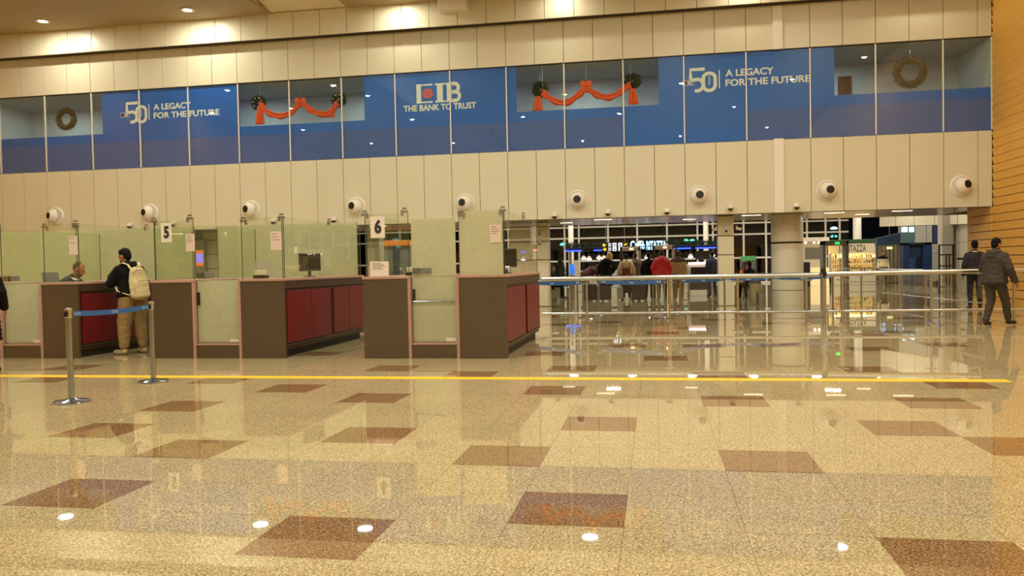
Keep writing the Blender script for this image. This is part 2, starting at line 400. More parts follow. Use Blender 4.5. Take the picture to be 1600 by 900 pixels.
# ---- glass band above the opening: 18 panes, slim mullions, film banners behind, a shallow room beyond
for k in range(-2, 17):
    x0, x1 = X0+k*PW, min(X0+(k+1)*PW, XR)
    x0 = max(x0, XL)
    wn = struct('window_%d' % (k+3))
    MB().box((x0+.018, YW+.02, ZG0+.0), (x1-.018, YW+.032, ZG1)).build('glass_pane', 'glass', wn)
    MB().box((x1-.017, YW+.01, ZG0), (x1+.017, YW+.06, ZG1)).build('mullion', 'white', wn)
# lower strip of every pane: grey-blue film, except a few panes left plain blue
YFI = YW+.07
def film_strip(xa, xb, m, z0, z1, name, parent): return MB().box((xa, YFI, z0), (xb, YFI+.004, z1)).build(name, m, parent)
fs = struct('trim_2')
for k in range(-2, 17):
    x0, x1 = max(X0+k*PW, XL), min(X0+(k+1)*PW, XR)
    film_strip(x0+.01, x1-.01, 'film' if k in (11, 12) else 'frost', ZG0, 5.775, 'lower_film', fs)
zr0, zr1 = ZG1, 6.07
ro = struct('ceiling_gallery'); MB().box((XL, YW+.2, ZG1+.02), (XR, 28.6, ZG1+.1)).build('acoustic_tiles', mat('acoustic_tile', (160, 166, 158), .8), ro)
rw = struct('wall_gallery'); MB().box((XL, 27.4, ZG0-.1), (XR, 27.5, ZG1+.05)).build('plaster', mat('gallery_plaster', (206, 214, 208), .8), rw)
MB().box((XL-.1, YW+.14, ZG0-.1), (XL, 27.5, ZG1+.05)).box((XR, YW+.14, ZG0-.1), (XR+.1, 27.5, ZG1+.05)).build('end_plaster', rw.children[0].data.materials[0], rw)
rf = struct('floor_gallery'); MB().box((XL, YW+.14, ZG0-.12), (XR, 28.6, ZG0-.03)).build('slab', 'lgrey', rf)
MB().box((5.78, 27.3, ZG0), (6.16, 27.4, 7.12)).build('door_1', mat('door_wood', (112, 70, 36), .5))['kind'] = 'structure'
for k in range(8):
    l = area_light('gallery_light', (XL+2+k*3.8, 26.0, ZG1-.02), ROOM_W, ROOM_COL, .5)
def banner(x0, x1, blocks, label):
    """blue film banner: blocks = [(xa, xb, z0, z1)]"""
    b = MB()
    for xa, xb, za, zb in blocks: b.box((xa-x0, 0, za), (xb-x0, .004, zb))
    o = b.build('film_banner', 'film'); o.location = (x0, YFI, 0)
    return tag(o, label, 'banner', 'blue film banners across the glass band')
W1, W2, W3, W4 = (XL, -18.34), (-13.33, -9.05), (-4.13, .17), (5.15, XR)
B1 = banner(XL, -13.33, [(-18.34, -13.33, 5.775, ZG1), (XL, -18.34, 5.775, zr1)], 'blue film banner with the cream 50 mark at the left end of the glass band')
B2 = banner(-13.33, -4.13, [(-9.05, -4.13, 5.775, ZG1), (-13.33, -9.05, 5.775, zr1)], 'blue film banner with orange globe logo and the words THE BANK TO TRUST')
B3 = banner(-4.13, XR, [(.17, 5.15, 5.775, ZG1), (-4.13, .17, 5.775, zr1), (5.15, XR, 5.775, zr1)], 'blue film banner with cream 50 mark nearest the right timber wall')
def stroke(pts, w, closed=False):
    """flat band of width w along (x, z) points, as an extruded strip"""
    mb = MB(); n = len(pts); L = []; R = []
    for i, p in enumerate(pts):
        a = pts[(i-1) % n] if (closed or i > 0) else p; b = pts[(i+1) % n] if (closed or i < n-1) else p
        dx, dz = b[0]-a[0], b[1]-a[1]; l = math.hypot(dx, dz) or 1; nx, nz = -dz/l, dx/l
        L.append((p[0]+nx*w/2, p[1]+nz*w/2)); R.append((p[0]-nx*w/2, p[1]-nz*w/2))
    for i in range(n if closed else n-1):
        j = (i+1) % n
        vs = [(x, y, z) for y in (-.004, 0) for x, z in (L[i], L[j], R[j], R[i])]
        mb.add(vs, [(0,3,2,1), (4,5,6,7), (0,1,5,4), (2,3,7,6), (1,2,6,5), (3,0,4,7)])
    return mb
def arc(cx, cz, rx, rz, a0, a1, n=14): return [(cx+rx*math.cos(math.radians(a0+(a1-a0)*i/n)), cz+rz*math.sin(math.radians(a0+(a1-a0)*i/n))) for i in range(n+1)]
def merge(*mbs):
    o = MB()
    for i, q in enumerate(mbs): o.add([(x, y-.0007*i, z) for x, y, z in q.v], q.f)   # laid one over the other
    return o
def fifty(parent, xw, zb, h):
    """interlocked 5 and 0, small boxed letters at the left, vertical word in the zero; xw world x of the left edge"""
    px = parent.location.x; s = h/.74
    def T(p): return [(xw-px+x*s, zb+z*s) for x, z in p]
    five = [(.62, .685), (.21, .685), (.21, .40)]
    bowl = [(.215, .385)]+arc(.40, .225, .17, .17, 112, -115)
    m5 = merge(stroke(T(five), .1*s), stroke(T(bowl), .1*s)); m5.build('numeral_five', 'letter', parent).location = (0, -.004, 0)
    zero = arc(.745, .415, .17, .14, 0, 180)+arc(.745, .21, .17, .165, 180, 360)
    stroke(T(zero), .1*s, True).build('numeral_zero', 'letter', parent).location = (0, -.009, 0)
    q = T([(-.02, .235), (.3, .235), (.3, .375), (-.02, .375)])
    stroke(q, .016*s, True).build('small_mark_frame', 'letter', parent).location = (0, -.014, 0)
    MB().box((q[0][0]+.02, -.016, q[0][1]+.02), (q[0][0]+.12*s, -.012, q[2][1]-.02)).build('small_mark_square', 'brown', parent)
    text_mesh('small_mark_letters', 'IB', .14*s, 'letter', parent, (q[0][0]+.14*s, -.014, q[0][1]+.025*s), width=.13*s, bold=.003)
    text_mesh('small_word', 'YEARS', .085*s, 'letter', parent, T([(.775, .2)])[0:1][0][:1]+(-.014,)+T([(.775, .2)])[0][1:], width=.27*s, bold=.001, rot=(0, -math.pi/2, 0))
def legacy(parent, x0, zb, w2, h):
    px = parent.location.x
    text_mesh('lettering', 'A LEGACY', .27*h/.2, 'letter', parent, (x0-px, -.003, zb+.285), width=w2*.575, bold=.008)
    text_mesh('lettering', 'FOR THE FUTURE', .27*h/.2, 'letter', parent, (x0-px, -.003, zb), width=w2, bold=.008)
fifty(B1, -17.62, 6.36, .74); MB().box((-16.61-B1.location.x, -.004, 6.46), (-16.58-B1.location.x, 0, 6.99)).build('divider_bar', 'letter', B1); legacy(B1, -16.43, 6.50, 2.38, .2)
fifty(B3, .90, 6.36, .74); MB().box((1.92-B3.location.x, -.004, 6.46), (1.95-B3.location.x, 0, 6.99)).build('divider_bar', 'letter', B3); legacy(B3, 2.11, 6.51, 2.38, .2)
# middle logo: bracket shaped C, orange globe, slab letters I and B
px = B2.location.x
def Lg(p): return [(-7.30-px+x, 6.50+z) for x, z in p]
merge(stroke(Lg([(.50, .03), (.04, .03), (.04, .57), (.50, .57)]), .055), stroke(Lg([(.055, .0), (.055, .60)]), .15)).build('logo_bracket', 'letter', B2)
MB().lathe([(.165, 0), (.165, .006)], (-6.955-px, 0, 6.80), (0, -1, 0), 28).build('logo_globe', 'globe', B2)
gl = MB()
for dz in (-.07, 0, .07): gl.box((-6.955-px-.15, -.009, 6.80+dz-.005), (-6.955-px+.15, -.006, 6.80+dz+.005))
gl.box((-6.960-px, -.009, 6.64), (-6.950-px, -.006, 6.96))
for sx in (-1, 1): q = stroke([(-6.955-px+sx*.085*math.cos(a), 6.80+.16*math.sin(a)) for a in [math.radians(d) for d in range(-90, 91, 15)]], .010); gl.add([(x, y-.006, z) for x, y, z in q.v], q.f)
gl.build('globe_lines', 'film', B2)
merge(stroke(Lg([(.58, .57), (.90, .57)]), .055), stroke(Lg([(.58, .03), (.90, .03)]), .055), stroke(Lg([(.74, .03), (.74, .57)]), .19)).build('logo_letter', 'letter', B2)
merge(stroke(Lg([(.92, .57), (1.2, .57)]), .055), stroke(Lg([(.92, .03), (1.2, .03)]), .055), stroke(Lg([(1.04, .03), (1.04, .57)]), .16),
      stroke(Lg([(1.08, .57)]+arc(1.22, .43, .115, .13, 90, -90)+[(1.08, .30)]), .11), stroke(Lg([(1.08, .31)]+arc(1.235, .17, .13, .135, 90, -90)+[(1.08, .035)]), .11)).build('logo_letter', 'letter', B2)
text_mesh('lettering', 'THE BANK TO TRUST', .26, 'letter', B2, (-7.75-px, -.003, 6.27), width=2.34, bold=.008)

# ---- soffit over the opening, ceiling of the zone beyond, end walls of that zone
so = struct('ceiling_soffit'); MB().box((XL, YW+.06, ZS), (XR, 29.0, ZS+.06)).build('metal_lining', 'soffit', so)
mb = MB()
for x in (-14, -9, -5.2, -1.6, 2.9, 5.3, 7.2): mb.box((x-.28, YW+.9, ZS-.008), (x+.28, YW+.98, ZS-.002))
for x in (-2.9, 1.1, 6.4): mb.box((x-.2, 27.0, ZS-.008), (x+.2, 27.08, ZS-.002))
mb.build('slot_diffuser', glow('slot_glow', (255, 236, 196), 3.5), so)
fc = struct('ceiling_departures'); MB().box((-26, 29.0, 5.2), (20, 53, 5.3)).box((-26, 28.98, ZS), (20, 29.06, 5.2)).build('ceiling_slab', 'ceil', fc)
for y in (26.6, 31.5, 36.5, 42.5, 47.6):  # farthest row added to brighten the window wall
    for k in range(10):
        x = -15+k*3.4
        if y < 29 and k % 2: continue
        area_light('zone_light', (x, y, (ZS-.02) if y < 29 else 5.15), ZONE_W*(.22 if y < 29 else 1), ZONE_COL, .45, shape='RECTANGLE', sy=.2)

# ---- hall downlights (three in view; others placed from reflections, plus unseen fill lamps added)
def downlight(x, y, label, group=None, k=1.0, z=ZC):
    o = thing('ceiling_downlight', label, 'ceiling light', (x, y, z), 0, group)
    MB().lathe([(.13, -.002), (.22, -.004), (.22, -.03), (.15, -.03), (.13, -.012)], n=28).build('trim_ring', 'white', o, True)
    MB().lathe([(.125, -.006), (.125, -.016), (.09, -.024), (.02, -.028)], n=24).build('lens', 'lampglow', o, True)
    area_light('downlight_beam', (0, 0, -.045), HALL_W*k, HALL_COL, .15, o)
downlight(-19.25, 23.35, 'round ceiling downlight glowing at the far left above the fascia', k=.45)
downlight(-14.2, 23.4, 'round ceiling downlight beside the pale sloped bulkhead', k=.45)
downlight(-7.6, 23.75, 'round ceiling downlight right of the sloped bulkhead, cut by the top edge', k=.2)
OUT = 'round ceiling downlight of the hall, out of direct view'
for x, y in [(-2.6, 23.9), (2.6, 23.9), (7.4, 23.9), (-22, 17.2), (-8.06, 18), (-3.77, 17.3), (.9, 17.8), (5.66, 18.1), (-13.9, 15.3), (-18.8, 15.6), (-22.3, 10.9), (-17.93, 11.0), (-13.2, 12.9), (-8.7, 10.7), (-4.14, 10.7), (1.31, 11.7), (6.17, 11.2), (8.4, 14.6),
             (-20, 5), (-13.0, 6.4), (-7, 5.5), (-1.8, 5.0), (4.2, 5.2), (-18, -1), (-12.9, -2.5), (-4.6, -4.1), (1.69, -3.9), (6.8, -2), (-8.0, -8), (2, -9), (-17, -9)]:  # mostly fill rows added for lighting
    downlight(x, y, OUT, 'hall downlights out of direct view', k=.10 if y > 20 else .75*(.4 if x < -15 else 1) if y > 14 else 1.1*(.36 if x < -15 else 1), z=ZC if not (-12.9 < x < -8.4) or y > 20 else 12.15)
# small fitting on the fascia ledge at the top of the picture
pj = thing('projector_lamp', 'small white lamp housing with a dark band perched on top of the fascia', 'lamp', (-5.9, 24.25, 9.10))
# ---- jet nozzles along the lower cladding
def nozzle(px, py, label, aim):
    c = atY(px, py, YW); c.y = YW
    o = thing('air_nozzle', label, 'air nozzle', c, 0, 'round air nozzles along the cladding')
    MB().lathe([(.305, 0), (.305, .02), (.27, .05), (.26, .03), (.24, .03)], (0, 0, 0), (0, -1, 0), 32).build('flange', 'white', o, True)
    d = Vector((aim[0], -1, aim[1])).normalized()
    mb = MB(); prof = []
    for i in range(8):
        a = math.radians(8+i*8); prof.append((.245*math.cos(a), .235*math.sin(a)))
    prof += [(.125, .225), (.115, .12)]
    prof = [(.15, .02)]+prof; mb.lathe(prof, (0, -.085, 0), d, 32).build('ball', 'white', o, True)
    MB().lathe([(.112, .12), (.112, .222)], (0, -.085, 0), d, 24).build('throat', 'black', o)
    mb = MB(); mb.lathe([(.028, .215), (.028, .233)], (0, -.085, 0), d, 12); q = d.orthogonal().normalized(); r = d.cross(q)
    for v in (q, r): mb.obox(Vector((0, -.085, 0))+d*.226, v*.108, v.cross(d)*.006, d*.004)
    mb.build('spreader', 'dark', o)
NL = ['leftmost of the nine', 'second from the left end', 'third from the left', 'fourth from the left, above the number 6 sign', 'middle one of the nine', 'fourth from the right', 'third from the right, above the square column', 'second from the right', 'rightmost of the row, beside the timber wall']

for (px_, py_, ax, az), l in zip([(88,338,-.42,.06),(235,333,-.36,.06),(393,328,-.34,.06),(557,323,-.30,.06),(727,318,-.20,.06),(903,313,0,.05),(1092,306,.06,.05),(1293,298,.12,.05),(1502,291,.42,.18)], NL):
    nozzle(px_, py_, 'round white air nozzle with black throat, '+l, (ax, az))
# ---- dome cameras under the cladding
for px_, py_, l in [(867,338,'above the square column by the booths'),(950,333,'right of the fourth nozzle from the right'),(1042,331,'between two air nozzles above the security gates'),(1141,325,'above the square column with wall cameras'),(1244,323,'beside the pale pilaster strip over the round column'),(120,352,'above the paper notice of the leftmost booth'),(205,353,'above the standing traveller with the backpack'),(272,350,'right of the number 5 sign'),(429,346,'above the second booth, near its corner clip'),(523,344,'left of the number 6 sign'),(770,338,'above the right booth, over its glass corner')]:
    c = atY(px_, py_, YW); 
    if c.z < ZS+.1: c.z = ZS+.1
    o = thing('dome_camera', 'small white dome camera on the cladding '+l, 'security camera', (c.x, YW, c.z), 0, 'dome cameras along the cladding')
    MB().bbox((-.06, -.06, .02), (.06, 0, .1), .01).build('bracket', 'white', o)
    MB().lathe([(.02, .06), (.085, .05), (.09, 0), (.085, -.02)], (0, -.11, 0), n=20).build('housing', 'white', o, True)
    MB().lathe([(.075, -.02), (.065, -.055), (.035, -.08), (.005, -.088)], (0, -.11, 0), n=20).build('dome', 'black', o, True)
mb = MB().bbox((-.45, -.25, 0), (.42, .25, .5), .02); mb.build('housing', 'white', pj)
MB().box((-.48, -.26, .41), (.3, -.251, .46)).build('dark_band', 'black', pj)
MB().cyl((.36, -.2, .38), (.36, -.2, .6), .05, n=14).build('mounting_pole', 'chrome', pj)

# ---- wreaths and garlands hung inside the clear windows
def wreath(px_, py_, R, r, m, label, Y=YW+.55, dots=False):
    c = atY(px_, py_, Y)
    o = thing('wreath', label, 'wreath', c)
    mb = MB(); rr = random.Random(int(px_)); T_ = [(R*math.cos(a), 0, R*math.sin(a)) for a in [2*math.pi*i/40 for i in range(41)]]
    mb.tube(T_, r*.72, 8)
    for i in range(520):
        a = rr.uniform(0, 2*math.pi); b = rr.uniform(0, 2*math.pi)
        p = Vector(((R+r*.6*math.cos(b))*math.cos(a), r*.6*math.sin(b), (R+r*.6*math.cos(b))*math.sin(a)))
        d = Vector((math.cos(b)*math.cos(a), math.sin(b), math.cos(b)*math.sin(a)))+Vector((-math.sin(a), 0, math.cos(a)))*rr.uniform(.2, 1.1)
        mb.cyl(p, p+d.normalized()*r*rr.uniform(.5, .85), r*.12, r*.03, 4, False)
    mb.build('greenery', m, o)
    if dots:
        for i in range(7):
            a = 2*math.pi*i/7+.3
            MB().ell((R*math.cos(a), -r*.8, R*math.sin(a)), (.03,)*3, None, 8, 6).build('bauble', 'white', o, True)
    MB().cyl((0, 0, R), (0, 0, ZG1+.02-c.z), .004, n=6).build('hanging_wire', 'satin', o)
    return o
wreath(103.5, 186, .30, .10, 'leafdry', 'oval brownish wreath hanging in the leftmost clear window')
wreath(1422, 113, .36, .12, 'leafdry', 'large dark wreath hanging in the clear window beside the timber wall')
wreath(404, 161, .16, .10, 'leaf', 'small wreath with white baubles at the left end of the left garland', dots=True)
wreath(529.5, 156, .16, .10, 'leaf', 'small wreath with white baubles at the right end of the left garland', dots=True)
wreath(844, 140, .155, .11, 'leaf', 'small dark green wreath at the left end of the right garland')
wreath(988, 127, .155, .11, 'leaf', 'small dark green wreath at the right end of the right garland')
def garland(pts, tails, knot, label, Y=YW+.28):
    P = [atY(x, y, Y) for x, y in pts]; c = P[len(P)//2]
    o = thing('ribbon_garland', label, 'garland', c)
    def sm(q):
        out = []
        for i in range(len(q)-1):
            p0, p1, p2, p3 = q[max(i-1, 0)], q[i], q[i+1], q[min(i+2, len(q)-1)]
            for k in range(5):
                t = k/5; out.append(.5*((2*p1)+(p2-p0)*t+(2*p0-5*p1+4*p2-p3)*t*t+(3*p1-p0-3*p2+p3)*t**3))
        return out+[q[-1]]
    kx = atY(knot[0], knot[1], Y)
    for q in (P[0], kx, P[-1]): MB().cyl(q-c, (q.x-c.x, 0, ZG1+.02-c.z), .004, n=6).build('hanging_wire', 'satin', o)
    for half in (P[:len(P)//2+1], P[len(P)//2:]):
        S = [p-c for p in sm(half)]
        mb = MB(); mb.tube(S, [.085+.02*math.sin(i*.9) for i in range(len(S))], 10, (.7, 1.1))
        for off in (-.05, .06): mb.tube([p+Vector((0, -.06, off)) for p in S], .03, 6)
        mb.build('swag', 'ribbon', o, True)
    b = MB()
    for sx in (-1, 1):
        b.ell(kx-c+Vector((sx*.1, -.05, .05)), (.1, .05, .1)); b.ell(kx-c+Vector((sx*.08, -.05, -.1)), (.05, .04, .09))
    b.ell(kx-c+Vector((0, -.08, 0)), (.06, .06, .06)); b.build('bow', 'ribbon', o, True)
    for tp, tb in tails:
        a, e = atY(*tp, Y)-c, atY(*tb, Y)-c
        mb = MB()
        for k in range(5):
            u = (k-2)/2; mb.tube([a+Vector((u*.05, -.03*(k % 2), 0)), (a+e)/2+Vector((u*.09, -.04*(k % 2), 0)), e+Vector((u*.12, -.03*(k % 2), 0))], [.035, .045, .05], 6)
        mb.build('ribbon_tail', 'ribbon', o, True)
garland([(407,163),(415,173),(425,179),(437,181.5),(450,179),(461,170),(469,160),(478,166),(488,173.5),(500,178),(512,178.5),(522,170),(527,161)], [((406,168),(406,194)), ((515,175),(516,183))], (470,160), 'orange red ribbon garland in the clear window left of the globe banner')
garland([(848,144),(858,153),(872,160),(886,160.5),(900,152),(911,142),(916,138),(924,143),(936,150),(950,152.5),(964,148),(975,139),(985,133)], [((841,151),(840,173)), ((988,139),(990,163))], (916,134), 'orange red ribbon garland in the clear window right of the globe banner')

# ================================================================== PASSPORT BOOTHS
HC, HG = 1.215, 2.15                       # counter height, glass height
WHICH = {1: 'left booth', 2: 'middle booth', 3: 'right booth'}
def cabinet(x0, x1, label, red=True, left=True, group='steel fronted counter cabinets'):
    """long counter cabinet running back from the front line; its aisle side (+X) carries red panels"""
    o = thing('counter_cabinet', label, 'counter', ((x0+x1)/2, YB0, 0), 0, group)
    a, b = x0-o.location.x, x1-o.location.x; L = YB1-YB0
    mb = MB(); mb.bbox((a, 0, .0), (b, .05, HC-.04), .006); mb.build('end_panel', 'steel', o)
    mb = MB(); mb.box((a+.02, .05, .12), (b-.035 if red else b, L, HC-.04)); mb.build('carcass', 'brown', o)
    MB().box((a+.03, .06, 0), (b-.10, L-.02, .12)).build('toe_kick', 'dark', o)
    mb = MB(); mb.bbox((a-.008, -.018, HC-.04), (b+.012, L, HC), .008); mb.build('countertop', 'trimpink', o)
    for xa in ((b,) if left else (a-.0,)): MB().bbox((xa-.022, -.012, 0), (xa+.022, .06, HC-.04), .005).build('edge_trim', 'trimpink', o)
    if red:
        ys = [(.10, .98), (.99, 1.74), (1.93, 2.66), (2.67, L-.05)]
        for ya, yb in ys: MB().bbox((b-.035, ya, .22), (b-.005, yb, 1.02), .006).build('red_panel', 'red', o)
        mb = MB(); mb.box((b-.035, .05, 1.06), (b-.002, L, HC-.04)); mb.build('fascia_rail', 'brown', o)
        MB().box((b-.035, .05, .185), (b-.001, L, .205)).build('lower_trim', 'steel', o)
        if left is False or True:
            MB().ell((b-.05, .10, .16), (.035, .035, .035), None, 10, 7).build('bumper', 'black', o, True)
    return o
def clip(mb, c): mb.bbox((c[0]-.035, c[1]-.03, c[2]-.05), (c[0]+.035, c[1]+.02, c[2]+.03), .006)
def screen(name, label, a, b, z0, z1, m='bglass', clips=((1, 1),), pad=0, edge=True, group='clear glass screens of the booths'):
    """upright pane from a to b (x, y)"""
    a, b = Vector((*a, 0)), Vector((*b, 0)); d = (b-a); L = d.length; d.normalize(); n = Vector((-d.y, d.x, 0))
    o = thing(name, label, 'glass screen', (a.x, a.y, z0), 0, group)
    MB().obox(d*(L/2)+Vector((0, 0, (z1-z0)/2)), d*L/2, n*.005, Vector((0, 0, (z1-z0)/2))).build('pane', m, o)
    if edge:
        for u in (0, L): MB().obox(d*u+Vector((0, 0, (z1-z0)/2)), d*.004, n*.0055, Vector((0, 0, (z1-z0)/2))).build('polished_edge', mat_edge, o)
    for u, v in clips:
        mb = MB(); c = d*(L*u)+Vector((0, 0, (z1-z0)*v)); mb.obox(c+Vector((0, 0, .02)), d*.05, n*.022, Vector((0, 0, .016))); mb.obox(c+Vector((0, 0, .065)), d*.03, n*.02, Vector((0, 0, .014)))
        mb.obox(c+Vector((0, 0, .0))-d*.04*(1 if u > .5 else -1), d*.014, n*.02, Vector((0, 0, .04))); mb.build('corner_clip', 'satin', o)
    return o
mat_edge = mat('glass_edge_green', (62, 74, 56), .3)
def door(x0, x1, label, upper, bar=True):
    o = thing('glass_door', label, 'door', (x0, YB0+.06, 0), 0, 'glass doors between counter cabinets')
    W = x1-x0
    MB().box((.03, 0, .245), (W-.03, .010, 1.2)).build('lower_pane', 'frosted', o)
    MB().box((.03, 0, 1.206), (W-.03, .010, HG-.1)).build('upper_pane', upper, o)
    MB().box((.025, -.004, .225), (W-.025, .014, .247)).build('bottom_rail', 'satin', o)
    MB().bbox((W-.2, -.02, .247), (W-.04, .02, .29), .004).build('pivot_patch', 'offwhite', o)
    mb = MB(); mb.bbox((.05, -.05, 1.235), (.16, -.005, 1.33), .008); mb.build('lock_case', 'chrome', o)
    MB().bbox((.17, -.03, 1.25), (.33, -.005, 1.33), .006).build('strike_plate', 'grey', o)
    MB().bbox((.045, -.03, .82), (.075, -.0, 1.02), .004).build('hinge', 'black', o)
    if bar: MB().cyl((.05, -.03, .835), (W-.06, -.03, .835), .011).cyl((.07, -.03, .835), (.07, 0, .835), .008).cyl((W-.09, -.03, .835), (W-.09, 0, .835), .008).build('bright_line', 'chrome', o)  # bar added in place of a line of reflected light on the door
    return o
def sill(x0, x1, label):
    o = thing('door_sill', label, 'sill', (x0, YB0, 0), 0, 'low sills under the glass doors')
    MB().box((.022, .015, 0), (x1-x0-.022, .22, .2)).build('sill_box', 'steel', o)
    MB().bbox((.015, -.0, .2), (x1-x0-.015, .24, .222), .005).build('sill_cap', 'trimpink', o)
B = {1: (-11.17, -10.46, -9.715, -9.05), 2: (-7.76, -7.04, -6.275, -5.54), 3: (-4.29, -3.575, -2.845, -2.115)}
def back(x0, x1, label): return screen('frosted_screen', label, (x0, YB1+.015), (x1, YB1+.015) , .1, 2.24, 'frosted', (), edge=True, group='frosted screens at the rear')
for k, (a, b, c, d) in B.items():
    wl = WHICH[k]
    cabinet(a, b, 'left counter cabinet with a steel end panel, part of the '+wl, red=False, left=True)
    cabinet(c, d, 'right counter cabinet with dark red side panels, part of the '+wl, red=True, left=False)
    door(b, c, 'glass door with frosted lower half between the cabinets of the '+wl if k < 3 else 'fully frosted glass door with chrome lock between the cabinets of the '+wl, 'frosted' if k == 3 else 'bglass', k == 3)
    sill(b, c, 'low steel sill with pinkish cap under the glass door of the '+wl)
    y = YB0+.08
    screen('glass_screen', 'front left glass pane standing on the counter of the '+wl, (a+.03, y), (b-.02, y), HC, HG, clips=((0, .97), (.93, 1)))
    screen('glass_screen', 'front right glass pane standing on the counter of the '+wl, (c+.02, y), (d-.05, y), HC, HG, 'frosted' if k == 3 else 'bglass', clips=((.06, .93), (1, .97)))
    screen('glass_screen', 'side glass pane along the red panelled aisle side of the '+wl, (d-.04, y+.03), (d-.04, YB1-.06), HC, HG, clips=((.55, .99),))
    screen('glass_screen', 'side glass pane along the plain left side of the '+wl, (a+.02, y+.03), (a+.02, YB1-.06), HC, HG, clips=())
back(-13.8, -9.08, 'wide frosted glass screen behind the left booth and the officer')
back(-8.58, -5.66, 'frosted glass screen behind the middle booth and across its aisle')
back(-4.25, -2.2, 'frosted glass screen behind the right booth') if False else None
# ---- things hung on or standing by the glass
def sheet(name, label, cat, x0, x1, z0, z1, y, m, lines=0, digit=None, rod=False):
    o = thing(name, label, cat, ((x0+x1)/2, y, z0)); w_, h_ = (x1-x0)/2, z1-z0
    mb = MB(); n = 5
    for i in range(n):
        for_ = [(-w_+2*w_*i/n), (-w_+2*w_*(i+1)/n)]
        mb.box((for_[0], -.004+.003*math.sin(i), 0), (for_[1], -.002+.003*math.sin(i), h_))
    MB().bbox((-w_, -.006, 0), (w_, -.002, h_), .001).build('sheet', m, o)
    if digit: text_mesh('digit', digit, h_*.82, 'ink', o, (-w_*.44, -.008, h_*.24), width=w_*1.0, bold=.012)
    for i in range(lines):
        MB().box((-w_*.75, -.0075, h_*(.86-.5*i/max(1, lines))), (w_*(.2+.5*((i*7) % 3)/2), -.006, h_*(.86-.5*i/max(1, lines))+.008)).build('print_line', 'grey', o)
    if rod: MB().cyl((-w_-.02, .004, -.62), (-w_-.02, .004, h_+.03), .007, n=8).build('rod', 'dark', o)
    return o
yf = YB0+.065
sheet('number_sign', 'white sheet sign with a dark numeral five hung at a glass corner', 'sign', -7.60, -7.42, 1.81, 2.11, yf, 'paper', digit='5', rod=False)
sheet('number_sign', 'white sheet sign with a dark numeral six hung at a glass corner', 'sign', -4.17, -3.95, 1.79, 2.11, yf, 'paper', digit='6', rod=False)
sheet('paper_notice', 'pale notice on the glass left of the seated officer', 'notice', -9.22, -9.07, 1.65, 1.95, yf, 'pinkpaper', 2)
sheet('paper_notice', 'pinkish notice with print lines on the glass right of the number 5 sign', 'notice', -7.18, -7.03, 1.66, 1.93, yf, 'pinkpaper', 4)
sheet('paper_notice', 'pale notice at the glass corner of the middle booth', 'notice', -5.77, -5.59, 1.65, 1.93, yf, 'pinkpaper', 3)
sheet('paper_notice', 'pale notice on the frosted pane at the right end of the right booth', 'notice', -2.36, -2.19, 1.68, 1.94, yf, 'pinkpaper', 4)
sheet('paper_notice', 'printed card standing on the counter below the number 6 sign', 'notice', -4.18, -3.89, HC+.005, 1.44, YB0+.03, 'paper', 5)
sheet('paper_notice', 'small bright label on the side glass of the middle booth', 'notice', -5.56, -5.5, 1.60, 1.70, 11.95, 'white', 0)
def monitor(label, x, y, rz, z=HC, tall=.3):
    o = thing('desk_monitor', label, 'monitor', (x, y, z+.001), rz)
    MB().lathe([(.11, 0), (.11, .012), (.03, .02)], n=20).build('base', 'black', o, True)
    MB().bbox((-.025, -.012, .015), (.025, .02, .16), .005).build('stand', 'black', o)
    MB().bbox((-.23, -.03, .1), (.23, .015, .1+tall), .012).build('housing', 'black', o)
    MB().box((-.21, -.032, .12), (.21, -.0302, .08+tall)).build('screen', mat('monitor_glass', (16, 20, 26), .15), o)
monitor('slim black monitor seen edge-on on the middle booth counter', -5.82, 13.1, math.radians(66))
monitor('black monitor seen from behind on the right booth counter', -2.42, 13.1, math.radians(150))
def chair_back(label, x, y, rz, m, z=.5):
    o = thing('office_chair', label, 'chair', (x, y, 0), rz)
    for i in range(5):
        a = 2*math.pi*i/5; MB().tube([(0, 0, .1), (.27*math.cos(a), .27*math.sin(a), .07)], .022, 6).ell((.27*math.cos(a), .27*math.sin(a), .032), (.03, .03, .03), None, 8, 6).build('caster_leg', 'black', o)
    MB().cyl((0, 0, .1), (0, 0, z), .028).build('gas_column', 'chrome', o)
    MB().bbox((-.24, -.23, z), (.24, .23, z+.09), .035).build('seat', m, o)
    MB().obox((0, .25, z+.52), (.22, 0, 0), (0, .03, 0), (0, .05, .36)).build('backrest', m, o)
    MB().tube([(0, .1, z), (0, .25, z+.02), (0, .265, z+.3)], .02, 6).build('back_strut', 'black', o)
chair_back('grey office chair behind the officer in the left booth', -10.09, 12.62, math.radians(102), mat('chair_grey_fabric', (130, 128, 122), .8), .5)
chair_back('pale office chair inside the middle booth', -6.66, 13.6, math.radians(80), 'lgrey', .62)
for lab, x, y, z in [('small black card reader on the middle booth counter left end', -6.1, 11.9, HC), ('small black document scanner on the left counter of the right booth', -3.75, 12.3, HC)]:
    o = thing('document_scanner', lab, 'scanner', (x, y, z+.001)); MB().bbox((-.1, -.07, 0), (.1, .07, .05), .01).build('body', 'black', o); MB().bbox((-.08, -.06, .05), (.08, .05, .13), .012).build('reader_head', 'offwhite', o)
o = thing('desk_telephone', 'cream telephone on the left counter of the right booth', 'telephone', (-3.8, 12.75, HC+.001))
MB().bbox((-.1, -.1, 0), (.1, .1, .07), .02).build('body', 'offwhite', o); MB().tube([(-.11, 0, .09), (-.06, 0, .12), (.06, 0, .12), (.11, 0, .09)], .026, 8).build('handset', 'offwhite', o, True)

